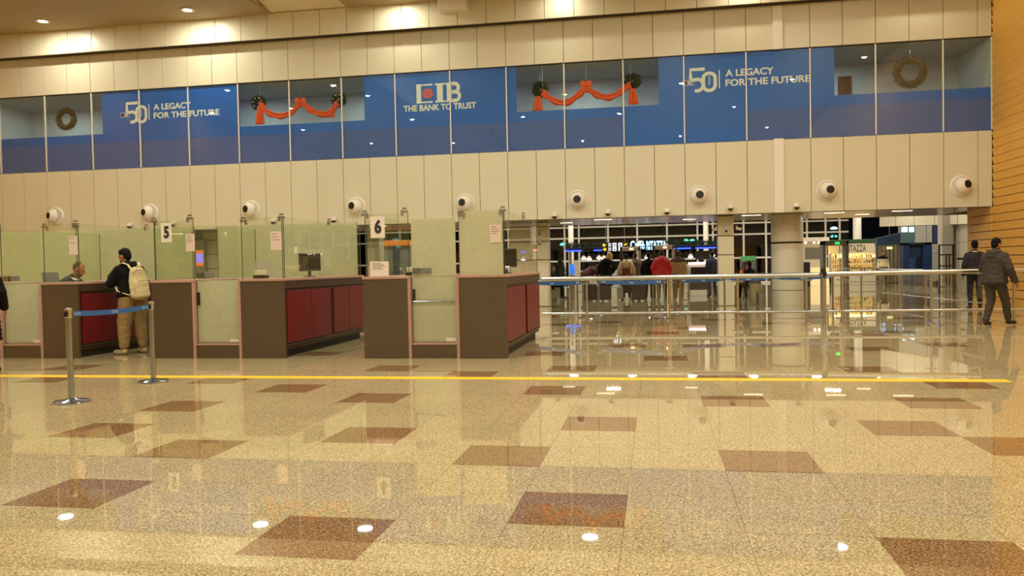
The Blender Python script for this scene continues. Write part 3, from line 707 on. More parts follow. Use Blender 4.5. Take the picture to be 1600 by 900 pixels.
# ================================================================== STANCHIONS IN FRONT
def stanchion(name, label, x, y, z=1.0, group=None, belt_dir=None, m='chrome', r=.032, rb=.18):
    o = thing(name, label, 'stanchion', (x, y, 0), 0, group)
    MB().lathe([(rb, 0), (rb, .012), (rb*.92, .024), (rb*.35, .035), (r*1.3, .05)], n=32).build('base', m, o, True)
    MB().cyl((0, 0, .03), (0, 0, z-.1), r, n=18).build('post', m, o, True)
    MB().lathe([(r*1.12, z-.1), (r*1.18, z-.09), (r*1.18, z-.015), (r*1.05, z), (.005, z+.003)], n=18).build('belt_head', 'satin' if m != 'black' else m, o, True)
    MB().bbox((-r*.6, -r*1.5, z-.09), (r*.6, r*1.5, z-.03), .004).build('belt_slot', 'black', o)
    return o
p1 = atZ(112, 629); p2 = atZ(240, 597)
stanchion('belt_stanchion', 'polished belt stanchion standing nearest the camera, left of the counters', p1.x, p1.y, .985)
stanchion('belt_stanchion', 'polished belt stanchion behind the nearest one, beside the yellow line', p2.x, p2.y, .985)
def belt(name, label, a, b, z, h=.05, sag=.02, group=None, marks=True, parent=None):
    a, b = Vector((a[0], a[1], z)), Vector((b[0], b[1], z)); d = (b-a); L = d.length; d.normalize(); a = a+d*.045; L -= .09
    o = thing(name, label, 'belt', a, 0, group); mb = MB(); n = 16; nn = Vector((-d.y, d.x, 0))
    vs = []; fs = []
    for i in range(n+1):
        t = i/n; c = d*(L*t)+Vector((0, 0, -sag*4*t*(1-t)))
        for q in (nn*.001, -nn*.001): vs += [c+q+Vector((0, 0, h/2)), c+q-Vector((0, 0, h/2))]
    for i in range(n):
        p = 4*i; q = p+4; fs += [(p, q, q+1, p+1), (p+2, p+3, q+3, q+2), (p, p+2, q+2, q), (p+1, q+1, q+3, p+3)]
    mb.add(vs, fs); mb.build('webbing', 'belt', o)
    if marks:
        for t in (.06, .52, .94):
            c = d*(L*t)+Vector((0, 0, -sag*4*t*(1-t)))
            for u in (-.035, .03): 
                r = MB(); e = [c+d*(u+.025*math.cos(k*math.pi/4))+Vector((0, 0, .012*math.sin(k*math.pi/4))) for k in range(9)]
                r.tube([p-nn*.0015*(1 if nn.y > 0 else -1) for p in e], .004, 4); r.build('woven_mark', 'letter', o)
    return o
belt('retractable_belt', 'blue webbing belt stretched between the two polished stanchions in front', (p1.x, p1.y), (p2.x, p2.y), .925, .055, .02)

# ================================================================== RAILING ACROSS THE OPENING
YRL = 17.75
def base_plate(mb, x, y, z=0): mb.lathe([(.07, 0), (.07, .012), (.04, .02)], (x, y, z), n=18)
rl = thing('guard_railing', 'long two-bar steel railing across the hall right of the booths', 'railing', (-2.45, YRL, 0))
def pipe(parent, name, a, b, r, m='satin'): return MB().cyl(a, b, r, n=16).ell(a, (r,)*3, None, 12, 8).ell(b, (r,)*3, None, 12, 8).build(name, m, parent, True)
ox = rl.location.x
pipe(rl, 'top_rail', (.0, 0, 1.03), (5.78, 0, 1.03), .05); pipe(rl, 'bottom_rail', (0, 0, .27), (5.78, 0, .27), .03)
for px in (919, 1047, 1153, 1262):
    p = atZ(px, 507.5); x = p.x-ox
    mb = MB().cyl((x, 0, .01), (x, 0, 1.0), .031, n=14); base_plate(mb, x, 0); mb.build('post', 'satin', rl, True)
    for s in (-1, 1):
        for z in (.92, .12): MB().cyl((x+s*.02, 0, z), (x+s*.12, 0, z), .013, n=8).build('glass_clamp', 'chrome', rl)
xs = [atZ(q, 507.5).x-ox for q in (919, 1047, 1153, 1262)]
for a, b in zip([0]+xs, xs): MB().box((a+.1, -.004, .33), (b-.1, .004, .98)).build('glass_infill', 'glass', rl)
gt = thing('gate_post', 'square gate post with a dark latch between two railing sections', 'post', (atZ(1289, 507).x, YRL, 0))
MB().bbox((-.028, -.028, .27), (.028, .028, 1.06), .006).build('post', 'satin', gt)
MB().ell((-.02, -.05, 1.12), (.045, .04, .09), None, 12, 8).bbox((-.02, -.04, .96), (.03, .04, 1.1), .01).build('latch', 'black', gt)
MB().cyl((0, 0, 0), (0, 0, .27), .02, n=10).build('foot', 'satin', gt)
r2 = thing('guard_railing', 'right hand two-bar steel railing where the walking man passes', 'railing', (3.52, YRL, 0))
o2 = r2.location.x
pipe(r2, 'top_rail', (0, 0, 1.04), (5.6, 0, 1.06), .05); pipe(r2, 'bottom_rail', (0, 0, .27), (5.6, 0, .27), .03)
xs = [atZ(q, 507).x-o2 for q in (1318, 1462)]+[7.05-o2, 9.0-o2]
for x in xs:
    mb = MB().cyl((x, 0, .01), (x, 0, 1.0), .031, n=14); base_plate(mb, x, 0); mb.build('post', 'satin', r2, True)
    for s in (-1, 1):
        for z in (.92, .12): MB().cyl((x+s*.02, 0, z), (x+s*.12, 0, z), .013, n=8).build('glass_clamp', 'chrome', r2)
for a, b in zip(xs, xs[1:]): MB().box((a+.1, -.004, .33), (b-.1, .004, .98)).build('glass_infill', 'glass', r2)
# side railing running away from the viewer, glass filled
r3 = thing('guard_railing', 'glass filled steel railing running away along the timber wall side', 'railing', (7.1, 20.0, 0))
pipe(r3, 'top_rail', (.35, 0, 1.0), (-.1, 7.4, 1.0), .03); pipe(r3, 'bottom_rail', (.35, 0, .27), (-.1, 7.4, .27), .016)
for t in (0, .22, .5, .75, 1):
    x, y = .35-.45*t, 7.4*t; mb = MB().cyl((x, y, .01), (x, y, .98), .03, n=12); base_plate(mb, x, y); mb.build('post', 'satin', r3, True)
for t0, t1 in ((0, .22), (.22, .5), (.5, .75), (.75, 1)):
    a = Vector((.35-.45*t0, 7.4*t0, .66)); b = Vector((.35-.45*t1, 7.4*t1, .66)); d = (b-a)/2
    MB().obox((a+b)/2, d*.93, Vector((.005, 0, 0)), Vector((0, 0, .3))).build('glass_infill', 'glass', r3)
r4 = thing('guard_railing', 'short return railing at the far end of the side railing', 'railing', (5.95, 27.45, 0))
pipe(r4, 'top_rail', (0, 0, 1.05), (1.0, 0, 1.05), .03); pipe(r4, 'middle_rail', (0, 0, .62), (1.0, 0, .62), .016); pipe(r4, 'bottom_rail', (0, 0, .3), (1.0, 0, .3), .016)
for x in (0.03, .5): mb = MB().cyl((x, 0, .01), (x, 0, 1.04), .028, n=12); base_plate(mb, x, 0); mb.build('post', 'satin', r4, True)
# ---- belt stanchions behind the railing
QG = 'slim belt stanchions behind the railing'
qs = [((-1.79, 20.32), 'rightmost of the three slim stanchions behind the railing beside the booths'), ((-2.11, 22.2), 'second of the three slim stanchions behind the railing beside the booths'), ((-2.34, 22.9), 'leftmost of the three slim stanchions behind the railing beside the booths'),
      ((.21, 20.1), 'rightmost of three slim stanchions behind the second railing post'), ((.07, 20.9), 'middle of three slim stanchions behind the second railing post'), ((-.07, 21.6), 'leftmost of three slim stanchions behind the second railing post'),
      ((1.81, 22.4), 'slim stanchion in front of the square column with wall cameras'), ((3.0, 22.3), 'slim stanchion in front of the round column, left of it'), ((4.6, 22.6), 'slim stanchion right of the round column')]
for (x, y), l in qs: stanchion('slim_stanchion', 'slim steel belt stanchion, '+l, x, y, .95, QG, r=.024, rb=.13)
for i, (a, b, l) in enumerate([((-3.6, 21.9), (-1.79, 20.32), 'from the booths to the first slim stanchion'), ((-1.45, 21.0), (.21, 20.1), 'in front of the standing traveller in beige'), ((.6, 21.0), (1.81, 22.4), 'in front of the man with the dark yoked jacket'), ((1.81, 22.4), (3.0, 22.3), 'left of the round column, before the steel bin'), ((3.0, 22.3), (4.6, 22.6), 'across the foot of the round column')]):
    belt('retractable_belt', 'blue webbing belt '+l, a, b, .89, .10 if i < 3 else .07, .03, 'blue belts behind the railing', True)
for (x, y), l in (((-1.45, 21.0), 'at the left end of the belt before the traveller in beige'), ((.6, 21.0), 'at the left end of the belt before the man in tan'), ((-3.6, 21.9), 'hidden at the booth end of the belt')):
    stanchion('slim_stanchion', 'slim steel belt stanchion, '+l, x, y, .95, QG, r=.024, rb=.13)

# ================================================================== ZONE BEYOND THE SOFFIT
def sq_column(name, px0, px1, Y, label_joints=(2.35, 1.75, 1.1), z1=ZS, d=.5, m='panel'):
    a, b = atY(px0, 400, Y), atY(px1, 400, Y); o = struct(name); mb = MB(); zs = [0]+sorted(label_joints)+[z1]
    for u, v in zip(zs, zs[1:]): mb.bbox((a.x, Y, u+.012), (b.x, Y+d, v-.012), .012)
    mb.build('cladding', m, o); MB().box((a.x+.02, Y+.02, 0), (b.x-.02, Y+d-.02, z1)).build('core', 'seam', o); return o
sq_column('column_1', 797, 857, 26.2, (2.6, 2.12, 1.52)); sq_column('column_9', 574, 593, 26.2, (2.3, 1.5), m='lgrey'); sq_column('column_2', 1122.5, 1147, 25.45, (2.13, 1.55)); sq_column('column_3', 318, 345, 26.2, (2.45, 1.95, 1.45), m='lgrey')
rc = struct('column_4'); ctr = atY(1230, 400, 26.3); mb = MB()
for u, v in ((0, .42), (.44, 1.86), (1.92, ZS)): mb.lathe([(.475, u), (.475, v)], (ctr.x, 26.3, 0), n=48)
mb.build('cladding', mat('column_cladding', (222, 218, 204), .35), rc, True); MB().lathe([(.46, 0), (.46, ZS)], (ctr.x, 26.3, 0), n=32).build('core', 'seam', rc)
for px_, py_, Y, s, l in ((1134, 358, 25.45, 0, 'on the face of the square column'), (1119, 358, 25.6, -1, 'on the left side of the square column'), (1151, 357, 25.6, 1, 'on the right side of the square column'), (844, 363, 26.2, 0, 'upper one on the column beside the booths'), (844, 378, 26.2, 0, 'lower one on the column beside the booths')):
    c = atY(px_, py_, Y)
    o = thing('wall_camera', 'small white camera '+l, 'security camera', c, 0, 'cameras on the columns')
    MB().bbox((-.03, -.05, .02), (.03, 0, .08), .008).build('bracket', 'white', o)
    d = Vector((s*.9, -.4, -.2)).normalized(); MB().cyl(Vector((0, -.06, 0))-d*.02, Vector((0, -.06, 0))+d*.15, .045, .045, 14).build('housing', 'white', o, True)
    MB().cyl(Vector((0, -.06, 0))+d*.15, Vector((0, -.06, 0))+d*.156, .036, n=14).build('lens', 'black', o)
# ---- far window wall with mullions, night beyond
YN = 52.0
wn = struct('window_night'); mb = MB(); XA, XB = -26, 11.5
vx = [atY(p, 390, YN).x for p in (882.5, 905, 950.5, 996, 1042.5, 1090, 1114, 1162, 1197, 1261, 1290, 1312, 1337)]
step = vx[3]-vx[2]; vx += [vx[0]-step*k for k in range(1, 14)]
for x in vx: mb.box((x-.055, YN-.06, 0), (x+.055, YN+.06, 5.3))
mb.build('mullions', 'wire', wn); mb = MB()
for py_ in (355.5, 372.5, 408): z = atY(905, py_, YN).z; mb.box((XA, YN-.08, z-.05), (XB, YN+.08, z+.05))
mb.box((XA, YN-.08, 0), (XB, YN+.08, .12)); mb.build('transoms', 'wire', wn)
MB().box((XA, YN+.01, 0), (XB, YN+.02, 5.2)).build('glass_pane', 'nightglass', wn)
gd = struct('ground_outside'); MB().box((-60, YN+.2, -.3), (60, 130, -.05)).build('asphalt', mat('asphalt', (40, 42, 42), .9), gd)
for px_, py_, Y, l, k in ((880, 381, 75, 'large greenish street lamp outside the night windows beside the left column', .9), (1072, 374.5, 95, 'left head of the twin green street lamp outside', .8), (1081.5, 374.5, 95.6, 'right head of the twin green street lamp outside', .8), (1303, 355.5, 70, 'white street lamp outside above the kiosk', .8), (1303, 368, 72, 'greenish lamp outside just above the kiosk roof', .75)):
    c = atY(px_, py_, Y)
    o = thing('street_lamp', l, 'street lamp', (c.x, Y, -.05))
    MB().cyl((0, 0, 0), (0, 0, c.z), .09, .06, 10).build('pole', 'grey', o)
    MB().lathe([(.3*k, 0), (.38*k, .12*k), (.2*k, .24*k), (.05, .28*k)], (0, 0, c.z-.1), n=18).build('lamp_head', glow('street_glow', (120, 235, 205) if 'white' not in l else (225, 245, 250), 14), o, True)
# ---- white round pillars before the windows, right hand grey walls
for i, (p0, p1) in enumerate(((888, 896.5), (1099, 1107), (1333, 1346))):
    a, b = atY(p0, 380, 49), atY(p1, 380, 49); o = struct('column_%d' % (5+i)); MB().lathe([((b.x-a.x)/2, 0), ((b.x-a.x)/2, 5.2)], ((a.x+b.x)/2, 49, 0), n=24).build('shaft', 'white', o, True)
wg = struct('wall_departures'); YG = 50.0
def pn(mb, x0, x1, z0, z1, y): mb.bbox((x0+.01, y, z0+.01), (x1-.01, y+.08, z1-.01), .01)
mb = MB(); xa = atY(1404, 400, YG).x
for k in range(7):
    for z0, z1 in ((0, 1.6), (1.6, 3.2), (3.2, 5.2)): pn(mb, xa+k*1.5, xa+(k+1)*1.5, z0, z1, YG)
mb.build('cladding', 'lgrey', wg); MB().box((xa, YG+.06, 0), (xa+12, YG+.2, 5.2)).build('backing', 'seam', wg)
hb = struct('wall_hanging_fascia'); a = atY(1374, 354, 40); b = atY(1537, 349, 30.5)
mb = MB(); n = 5
for k in range(n):
    p = a.lerp(b, k/n+.003); q = a.lerp(b, (k+1)/n-.003); mb.add([(p.x, p.y, p.z), (q.x, q.y, q.z), (q.x, q.y, 5.2), (p.x, p.y, 5.2), (p.x+.1, p.y+.12, p.z), (q.x+.1, q.y+.12, q.z), (q.x+.1, q.y+.12, 5.2), (p.x+.1, p.y+.12, 5.2)], [(0,1,2,3), (4,7,6,5), (0,4,5,1), (1,5,6,2), (2,6,7,3), (3,7,4,0)])
mb.build('cladding', 'panel', hb)
gc = struct('column_8'); a, b = atY(1472, 400, 33), atY(1490, 400, 33); MB().bbox((a.x, 33, 0), (b.x, 33.5, 5.2), .03).build('shaft', 'lgrey', gc)
ws = struct('wall_departures_side'); a = atY(1478, 400, 34.2); b = atY(1545, 400, 30.0); mb = MB(); n = 3
for k in range(n):
    for z0, z1 in ((0, 1.9), (1.9, 2.9), (2.9, 5.2)):
        p = a.lerp(b, k/n+.004); q = a.lerp(b, (k+1)/n-.004)
        mb.add([(p.x, p.y, z0+.01), (q.x, q.y, z0+.01), (q.x, q.y, z1-.01), (p.x, p.y, z1-.01), (p.x+.1, p.y+.1, z0+.01), (q.x+.1, q.y+.1, z0+.01), (q.x+.1, q.y+.1, z1-.01), (p.x+.1, p.y+.1, z1-.01)], [(0,1,2,3), (4,7,6,5), (0,4,5,1), (1,5,6,2), (2,6,7,3), (3,7,4,0)])
mb.build('cladding', 'lgrey', ws)
mb = MB()
for px_ in (1496, 1510): c = atY(px_, 405, 32.2); mb.box((c.x-.12, c.y-.35, c.z-.02), (c.x+.12, c.y-.3, c.z+.05))
mb.build('wall_handles', 'black', ws)
# ---- cafe: canopy with pine garland and blue light strip, glowing letters, pendant lamps, counter
YC = 46.0
def bar_px(mb, x0, x1, y0, y1, Y, d=.2):
    a, b = atY(x0, y1, Y), atY(x1, y1, Y); t = atY(x0, y0, Y).z; mb.box((a.x, Y, min(a.z, b.z)), (b.x, Y+d, t))
cv = thing('cafe_canopy', 'dark cafe canopy with pine garland and glowing blue strip before the night windows', 'canopy', (atY(1000, 400, YC).x, YC, 0))
cx = cv.location.x; a, b = atY(884, 400, YC).x-cx, atY(1121, 400, YC).x-cx
MB().box((a, 0, 2.10), (b, .9, 2.30)).build('roof_slab', 'black', cv)
for x in (a+.2, b-.2): MB().box((x-.06, .5, 0), (x+.06, .62, 2.1)).build('post', 'grey', cv)
bl = glow('blue_led', (40, 70, 255), 5)
for u0, u1 in ((.0, .11), (.19, .27), (.59, .66), (.68, .73), (.74, .83), (.86, .99)): MB().box((a+(b-a)*u0, -.03, 2.10), (a+(b-a)*u1, 0, 2.17)).build('light_strip', bl, cv)
mb = MB(); rr = random.Random(5)
for i in range(900):
    u = rr.random(); 
    if .27 < u < .60: continue
    p = Vector((a+(b-a)*u, rr.uniform(-.15, .05), 2.32+rr.uniform(0, .2))); d = Vector((rr.uniform(-1, 1), rr.uniform(-1, .3), rr.uniform(-.6, 1))).normalized()
    mb.cyl(p, p+d*rr.uniform(.12, .24), .03, .008, 4, False)
mb.build('pine_garland', 'leaf', cv)
sg = thing('cafe_sign', 'glowing pale blue cafe sign lettering over the security gates', 'sign', atY(985, 390.5, YC-.3))
lg = glow('sign_glow', (150, 215, 255), 4)
text_mesh('lettering', 'Caffè', .62, lg, sg, (0, 0, .06), width=.78, bold=.012, depth=.05)
text_mesh('lettering', 'RITAZZA', .66, lg, sg, (.88, 0, .0), width=1.08, bold=.016, depth=.05)
MB().box((-.05, .06, -.02), (2.0, .1, .02)).build('support_rail', 'black', sg)
for x in (.1, 1.8): MB().cyl((x, .08, 0), (x, .08, 5.2-sg.location.z), .015, n=6).build('hanger', 'black', sg)
ds = thing('direction_sign', 'black overhead direction sign with yellow arrows and white pictogram boxes', 'sign', atY(940, 393.5, 38))
s_ = lambda px_: atY(px_, 390, 38).x-ds.location.x
H_ = atY(940, 379, 38).z-ds.location.z
MB().bbox((0, 0, 0), (s_(983), .1, H_), .01).build('board', 'black', ds)
ye = glow('sign_yellow', (240, 200, 30), 1.6); wh = glow('sign_white', (235, 240, 245), 1.8)
for z, s in ((H_*.72, -1), (H_*.26, 1)):
    x = s_(944.5); q = H_*.17
    merge(stroke([(x-q, z), (x+q, z)], .05), stroke([(x+s*q*.1, z+q*.9), (x+s*q, z), (x+s*q*.1, z-q*.9)], .05)).build('arrow', ye, ds).location = (0, -.002, 0)
    for k in (0, 1): MB().box((s_(950.5), -.004, z-.06+k*.09), (s_(955), 0, z-.02+k*.09)).build('text_line', wh, ds)
    for px_ in (960.3, 969.3): MB().box((s_(px_)-.085, -.005, z-.085), (s_(px_)+.085, 0, z+.085)).build('pictogram', wh, ds); MB().lathe([(.022, -.008), (.022, -.005)], (s_(px_), 0, z+.045), (0, 1, 0), 10).box((s_(px_)-.03, -.008, z-.065), (s_(px_)+.03, -.005, z+.018)).build('pictogram_figure', 'black', ds)
merge(stroke([(s_(975), H_*.68), (s_(980), H_*.80)], .06)).build('arrow', ye, ds).location = (0, -.003, 0)
for x in (.2, s_(983)-.2): MB().cyl((x, .05, H_), (x, .05, 5.2-ds.location.z), .012, n=6).build('hanger', 'grey', ds)
for px_, py_, l in ((912, 403.3, 'leftmost of the five'), (920.5, 404, 'second from the left'), (936, 402.5, 'third, above the woman in black'), (943.5, 403, 'fourth, beside the woman in black'), (1079, 400.5, 'above the man with the yoked jacket'), (1113, 398.5, 'rightmost, beside the square column'), (1011, 401.5, 'between the two security gates')):
    c = atY(px_, py_, YC-.6); o = thing('pendant_lamp', 'bright white pendant lamp of the cafe, '+l, 'pendant lamp', c, 0, 'pendant lamps of the cafe')
    MB().cyl((0, 0, .1), (0, 0, 2.30-c.z if c.z < 2.2 else .4), .008, n=6).build('cord', 'grey', o)
    MB().lathe([(.03, .14), (.09, .1), (.15, 0), (.15, -.03)], n=18).build('lamp_shade', 'white', o, True); MB().lathe([(.14, -.03), (.11, -.07), (.02, -.09)], n=18).build('bulb', glow('pendant_glow', (235, 245, 255), 9), o, True)
MB().box((a, -.9, 2.26), (b, 0, 2.30)).build('lamp_batten', 'black', cv)
cc = thing('cafe_counter', 'pale cafe counter under the blue lit canopy', 'counter', (cx, YC+.3, 0))
MB().bbox((a+.3, 0, 0), (b-.3, .7, .95), .02).build('body', 'lgrey', cc); MB().bbox((a+.25, -.05, .95), (b-.25, .75, 1.0), .01).build('worktop', 'offwhite', cc)
pt = thing('potted_tree', 'small dark green tree in a pot beside the seated man', 'plant', (atY(875, 400, 33.6).x, 33.6, 0))
MB().lathe([(.14, 0), (.19, .3), (.17, .3)], n=18).build('pot', 'grey', pt, True); MB().cyl((0, 0, .28), (0, 0, 1.45), .025, n=8).build('trunk', 'leafdry', pt)
mb = MB()
for i in range(900):
    t = rr.random(); ang = rr.uniform(0, 6.283); R_ = .40*(1-t)**.8*rr.random()**.4; p = Vector((R_*math.cos(ang), R_*math.sin(ang), .42+1.15*t)); d = Vector((math.cos(ang), math.sin(ang), .1)); mb.cyl(p, p+d*.10, .014, .003, 4, False)
mb.build('foliage', 'leaf', pt)
# ---- security gates, x-ray machine, kiosks, bins
def gate(px0, px1, pyt, Y, label, m='lgrey', m2='dark'):
    a, b = atY(px0, pyt, Y), atY(px1, pyt, Y); o = thing('security_gate', label, 'metal detector', ((a.x+b.x)/2, Y, 0), 0); w_ = (b.x-a.x)/2; z = max(a.z, b.z)
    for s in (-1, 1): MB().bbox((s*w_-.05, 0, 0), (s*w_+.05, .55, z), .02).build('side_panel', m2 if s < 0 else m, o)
    MB().bbox((-w_-.05, 0, z-.16), (w_+.05, .5, z), .02).build('header', m, o); MB().box((-.02, -.01, z-.12), (.12, 0, z-.05)).build('status_light', glow('status_red', (255, 150, 110), 5) if 'green' not in label else glow('status_green', (30, 220, 70), 3), o)
    return o
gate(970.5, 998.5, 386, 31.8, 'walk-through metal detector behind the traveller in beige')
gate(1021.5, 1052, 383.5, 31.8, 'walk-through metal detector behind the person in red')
gate(1288, 1324, 376.5, 29.5, 'tall grey walk-through gate with a small green light before the kiosk', 'grey', 'grey')
xr = thing('xray_machine', 'baggage x-ray machine with a black monitor left of the square column', 'machine', (atY(1092, 440, 33).x, 33, 0))
for sx in (-1, 1):
    for y in (0, .8): MB().box((sx*.38-.03, y, 0), (sx*.38+.03, y+.06, .62)).build('leg', 'lgrey', xr)
MB().bbox((-.42, -.02, .25), (.42, .9, .62), .02).build('lower_cabinet', 'grey', xr); MB().bbox((-.40, -.3, .62), (.40, 1.2, .68), .01).build('conveyor', 'black', xr)
MB().bbox((-.44, .1, .68), (.44, 1.0, 1.28), .04).build('tunnel_housing', 'lgrey', xr); MB().box((-.30, .09, .72), (.30, .101, 1.15)).build('tunnel_mouth', 'black', xr)
MB().box((-.40, -.05, 1.29), (.40, .1, 1.345)).build('light_bar', glow('bar_glow', (255, 225, 215), 5), xr)
MB().cyl((.2, .5, 1.28), (.2, .5, 1.5), .03).build('monitor_post', 'black', xr); MB().bbox((-.1, .45, 1.45), (.46, .52, 1.80), .012).build('monitor', 'black', xr)
for px_, l, Y in ((1070.5, 'open grey trolley frame left of the x-ray machine', 32.5), (897, 'tall pale information stand behind the slim stanchions', 40)):
    c = atY(px_, 440, Y)
    if 'trolley' in l:
        o = thing('tray_trolley', l, 'trolley', (c.x, Y, 0))
        for sx in (-.14, .14): MB().bbox((sx-.02, 0, .05), (sx+.02, .4, .75), .006).build('side_frame', 'lgrey', o)
        for z in (.12, .7): MB().box((-.14, 0, z), (.14, .4, z+.03)).build('shelf', 'lgrey', o)
        for sx in (-.12, .12): MB().cyl((sx-.012, .05, .035), (sx+.012, .05, .035), .035, n=12).build('wheel', 'black', o)
    else:
        o = thing('information_stand', l, 'stand', (atY(900.5, 420, 40).x, 40, 0)); MB().bbox((-.14, 0, 0), (.14, .1, 1.55), .02).build('panel', 'lgrey', o); MB().bbox((-.25, -.1, 0), (.25, .2, .04), .01).build('base', 'grey', o)
c = atY(893.5, 430, 31.5); o = thing('bottle_dispenser', 'blue lit water dispenser left of the bent person in maroon', 'dispenser', (c.x, 31.5, 0))
MB().bbox((-.11, 0, 0), (.11, .22, .95), .02).build('body', 'lgrey', o); MB().lathe([(.05, .95), (.10, 1.0), (.11, 1.3), (.06, 1.37)], (0, .11, 0), n=20).build('bottle', mat('blue_bottle', (30, 80, 190), .15, emit=(60, 140, 255), es=.7), o, True)
bn = atZ(1182, 477.5)
o = thing('waste_bin', 'tall brushed steel cylindrical bin left of the round column', 'bin', (bn.x, bn.y+.2, 0)); MB().lathe([(.18, 0), (.19, .02), (.19, .66), (.17, .68)], n=32).build('body', 'satin', o, True); MB().lathe([(.175, .68), (.16, .72), (.1, .74)], n=32).build('lid', 'black', o, True)
o = thing('waste_bin', 'short dark steel bin in front of the tall steel bin', 'bin', (bn.x+.13, bn.y-.18, 0)); MB().lathe([(.09, 0), (.095, .01), (.095, .38), (.08, .39)], n=24).build('body', 'grey', o, True); MB().lathe([(.085, .39), (.02, .41)], n=24).build('lid', 'black', o, True)
# kiosk
YK = 45.0
k0, k1 = atY(1299, 430, YK), atY(1370, 430, YK)
ks = thing('food_kiosk', 'green topped cafe kiosk with lit product shelves right of the round column', 'kiosk', ((k0.x+k1.x)/2, YK, 0)); W_ = (k1.x-k0.x)/2
zt = atY(1335, 374, YK).z; zm = atY(1335, 380.5, YK).z; zl = atY(1335, 396, YK).z
MB().bbox((-W_, 0, zm), (W_, .8, zt), .02).build('green_top', mat('kiosk_green', (44, 84, 40), .5), ks)
MB().bbox((-W_+.3, .02, zl), (W_, .12, zm), .01).build('name_board', mat('board_cream', (214, 200, 170), .5, emit=(214, 196, 160), es=.10), ks)
text_mesh('lettering', 'RITAZZA', .5, 'brown', ks, (-W_+.75, -.0+.015, zl+.1), width=.98, bold=.004)
for x, m_ in ((-.62, 'brown'), (-.56, 'wood'), (-.5, 'brown')): MB().box((x*W_-.02, .01, zl+.06), (x*W_+.02, .02, zm-.06)).build('stripe', m_, ks)
MB().box((-W_, .7, 0), (W_, .8, zm)).build('back_wall', mat('kiosk_back', (226, 204, 150), .6, emit=(255, 214, 130), es=.55), ks)
for x in (-W_, -W_*.52, W_-.05): MB().box((x, .05, 0), (x+.05, .75, zl)).build('upright', 'offwhite', ks)
for z in (.62, .88, 1.14, 1.40, 1.66):
    MB().box((-W_+.05, .1, z), (W_-.05, .7, z+.03)).build('shelf', 'offwhite', ks)
MB().bbox((-W_, -.05, 0), (W_, .7, .55), .02).build('lower_cabinet', 'offwhite', ks); MB().box((-W_+.02, -.04, -.0), (W_-.02, .6, .1)).build('plinth', 'black', ks)
rr = random.Random(11); gm = [mat('goods_'+n, c, .5) for n, c in (('yellow', (230, 180, 40)), ('brown', (120, 70, 30)), ('cream', (230, 214, 170)), ('dark', (60, 44, 30)), ('orange', (220, 110, 30)))]
kk = 0
for z in (.65, .91, 1.17, 1.43):
    x = -W_+.14
    while x < W_-.15:
        w0 = rr.uniform(.05, .09); h0 = rr.uniform(.08, .19)
        if rr.random() < .75 and abs(x+W_*.52-.03) > .1:
            g = MB(); g.bbox((-w0*.45, 0, 0), (w0*.45, .07, h0), .012) if rr.random() < .6 else g.lathe([(w0*.4, 0), (w0*.42, h0*.7), (w0*.2, h0*.8), (w0*.2, h0)], (0, .04, 0), n=10)
            gob = g.build('packaged_product', gm[rr.randrange(5)]); gob.location = (ks.location.x+x, YK+.16, z); tag(gob, 'small packaged product on the lit shelves of the green topped kiosk', 'product', 'products on the kiosk shelves'); kk += 1
        x += w0+.05
area_light('kiosk_light', (0, .3, zl-.03), 14, (1, .86, .55), 2.0, ks, shape='RECTANGLE', sy=.2)
# stall beside the kiosk, between it and the round column
st = thing('snack_stall', 'pale stall with spot lamps between the round column and the kiosk', 'stall', (atY(1272, 430, 44).x, 44, 0)); w_ = (atY(1297, 430, 44).x-atY(1252, 430, 44).x)/2
MB().bbox((-w_, .5, 0), (w_, .7, 2.4), .02).build('back_panel', 'offwhite', st); MB().bbox((-w_, -.3, 2.3), (w_, .7, 2.5), .02).build('canopy', 'offwhite', st)
MB().bbox((-w_*.3, -.2, 0), (w_, .3, .95), .02).build('display_case', mat('case_lit', (226, 206, 160), .4, emit=(255, 226, 160), es=.5), st); MB().bbox((-w_, -.2, 0), (-w_*.32, .3, 1.25), .02).build('coffee_machine', 'black', st)
MB().box((-w_*.5, .48, 1.4), (w_*.9, .5, 2.0)).build('menu_board', 'grey', st)
for x in (-.6, .0, .3, .5): MB().lathe([(.03, .05), (.06, -.04)], (x*w_, -.1, 2.24), n=12).build('spot_lamp', glow('spot_glow', (255, 240, 210), 7), st)
# blue arch portal, blue canopy, exit sign, lit windows, rack, hanging screen
pr = thing('blue_portal', 'dark blue arched walk-through portal before the grey wall', 'portal', (atY(1434, 420, 44).x, 44, 0)); w_ = (atY(1456, 420, 44).x-atY(1411, 420, 44).x)/2; zt = atY(1434, 379, 44).z
bd = mat('portal_blue', (26, 48, 92), .4)
MB().bbox((-w_, 0, 0), (-w_+.28, .6, zt), .02).build('jamb', bd, pr); MB().bbox((w_-.42, 0, 0), (w_, .6, zt), .02).build('jamb', bd, pr); MB().bbox((-w_, 0, zt-.14), (w_, .6, zt), .02).build('header', 'black', pr)
MB().box((-w_+.28, .3, 0), (w_-.4, .34, zt-.14)).build('curtain_panel', mat('portal_mid', (58, 84, 128), .4), pr)
mb = MB(); mb.prism([(-.02, 0), (.42, 0), (.42, 1.15)]+[(.2+.22*math.cos(a), 1.15+.3*math.sin(a)) for a in [k*math.pi/10 for k in range(1, 10)]]+[(-.02, 1.15)], .26, .3); mb.build('arch_opening', mat('portal_deep', (14, 20, 52), .5), pr)
cn = thing('slanted_canopy', 'slanted dark blue canopy between the kiosk and the portal', 'canopy', (atY(1371, 383, 42).x, 42, 0)); a = Vector((0, 0, 0)); q0, q1, q2, q3 = [atY(*p, 42)-Vector(cn.location) for p in ((1371, 372), (1407, 364), (1407, 382), (1371, 384))]
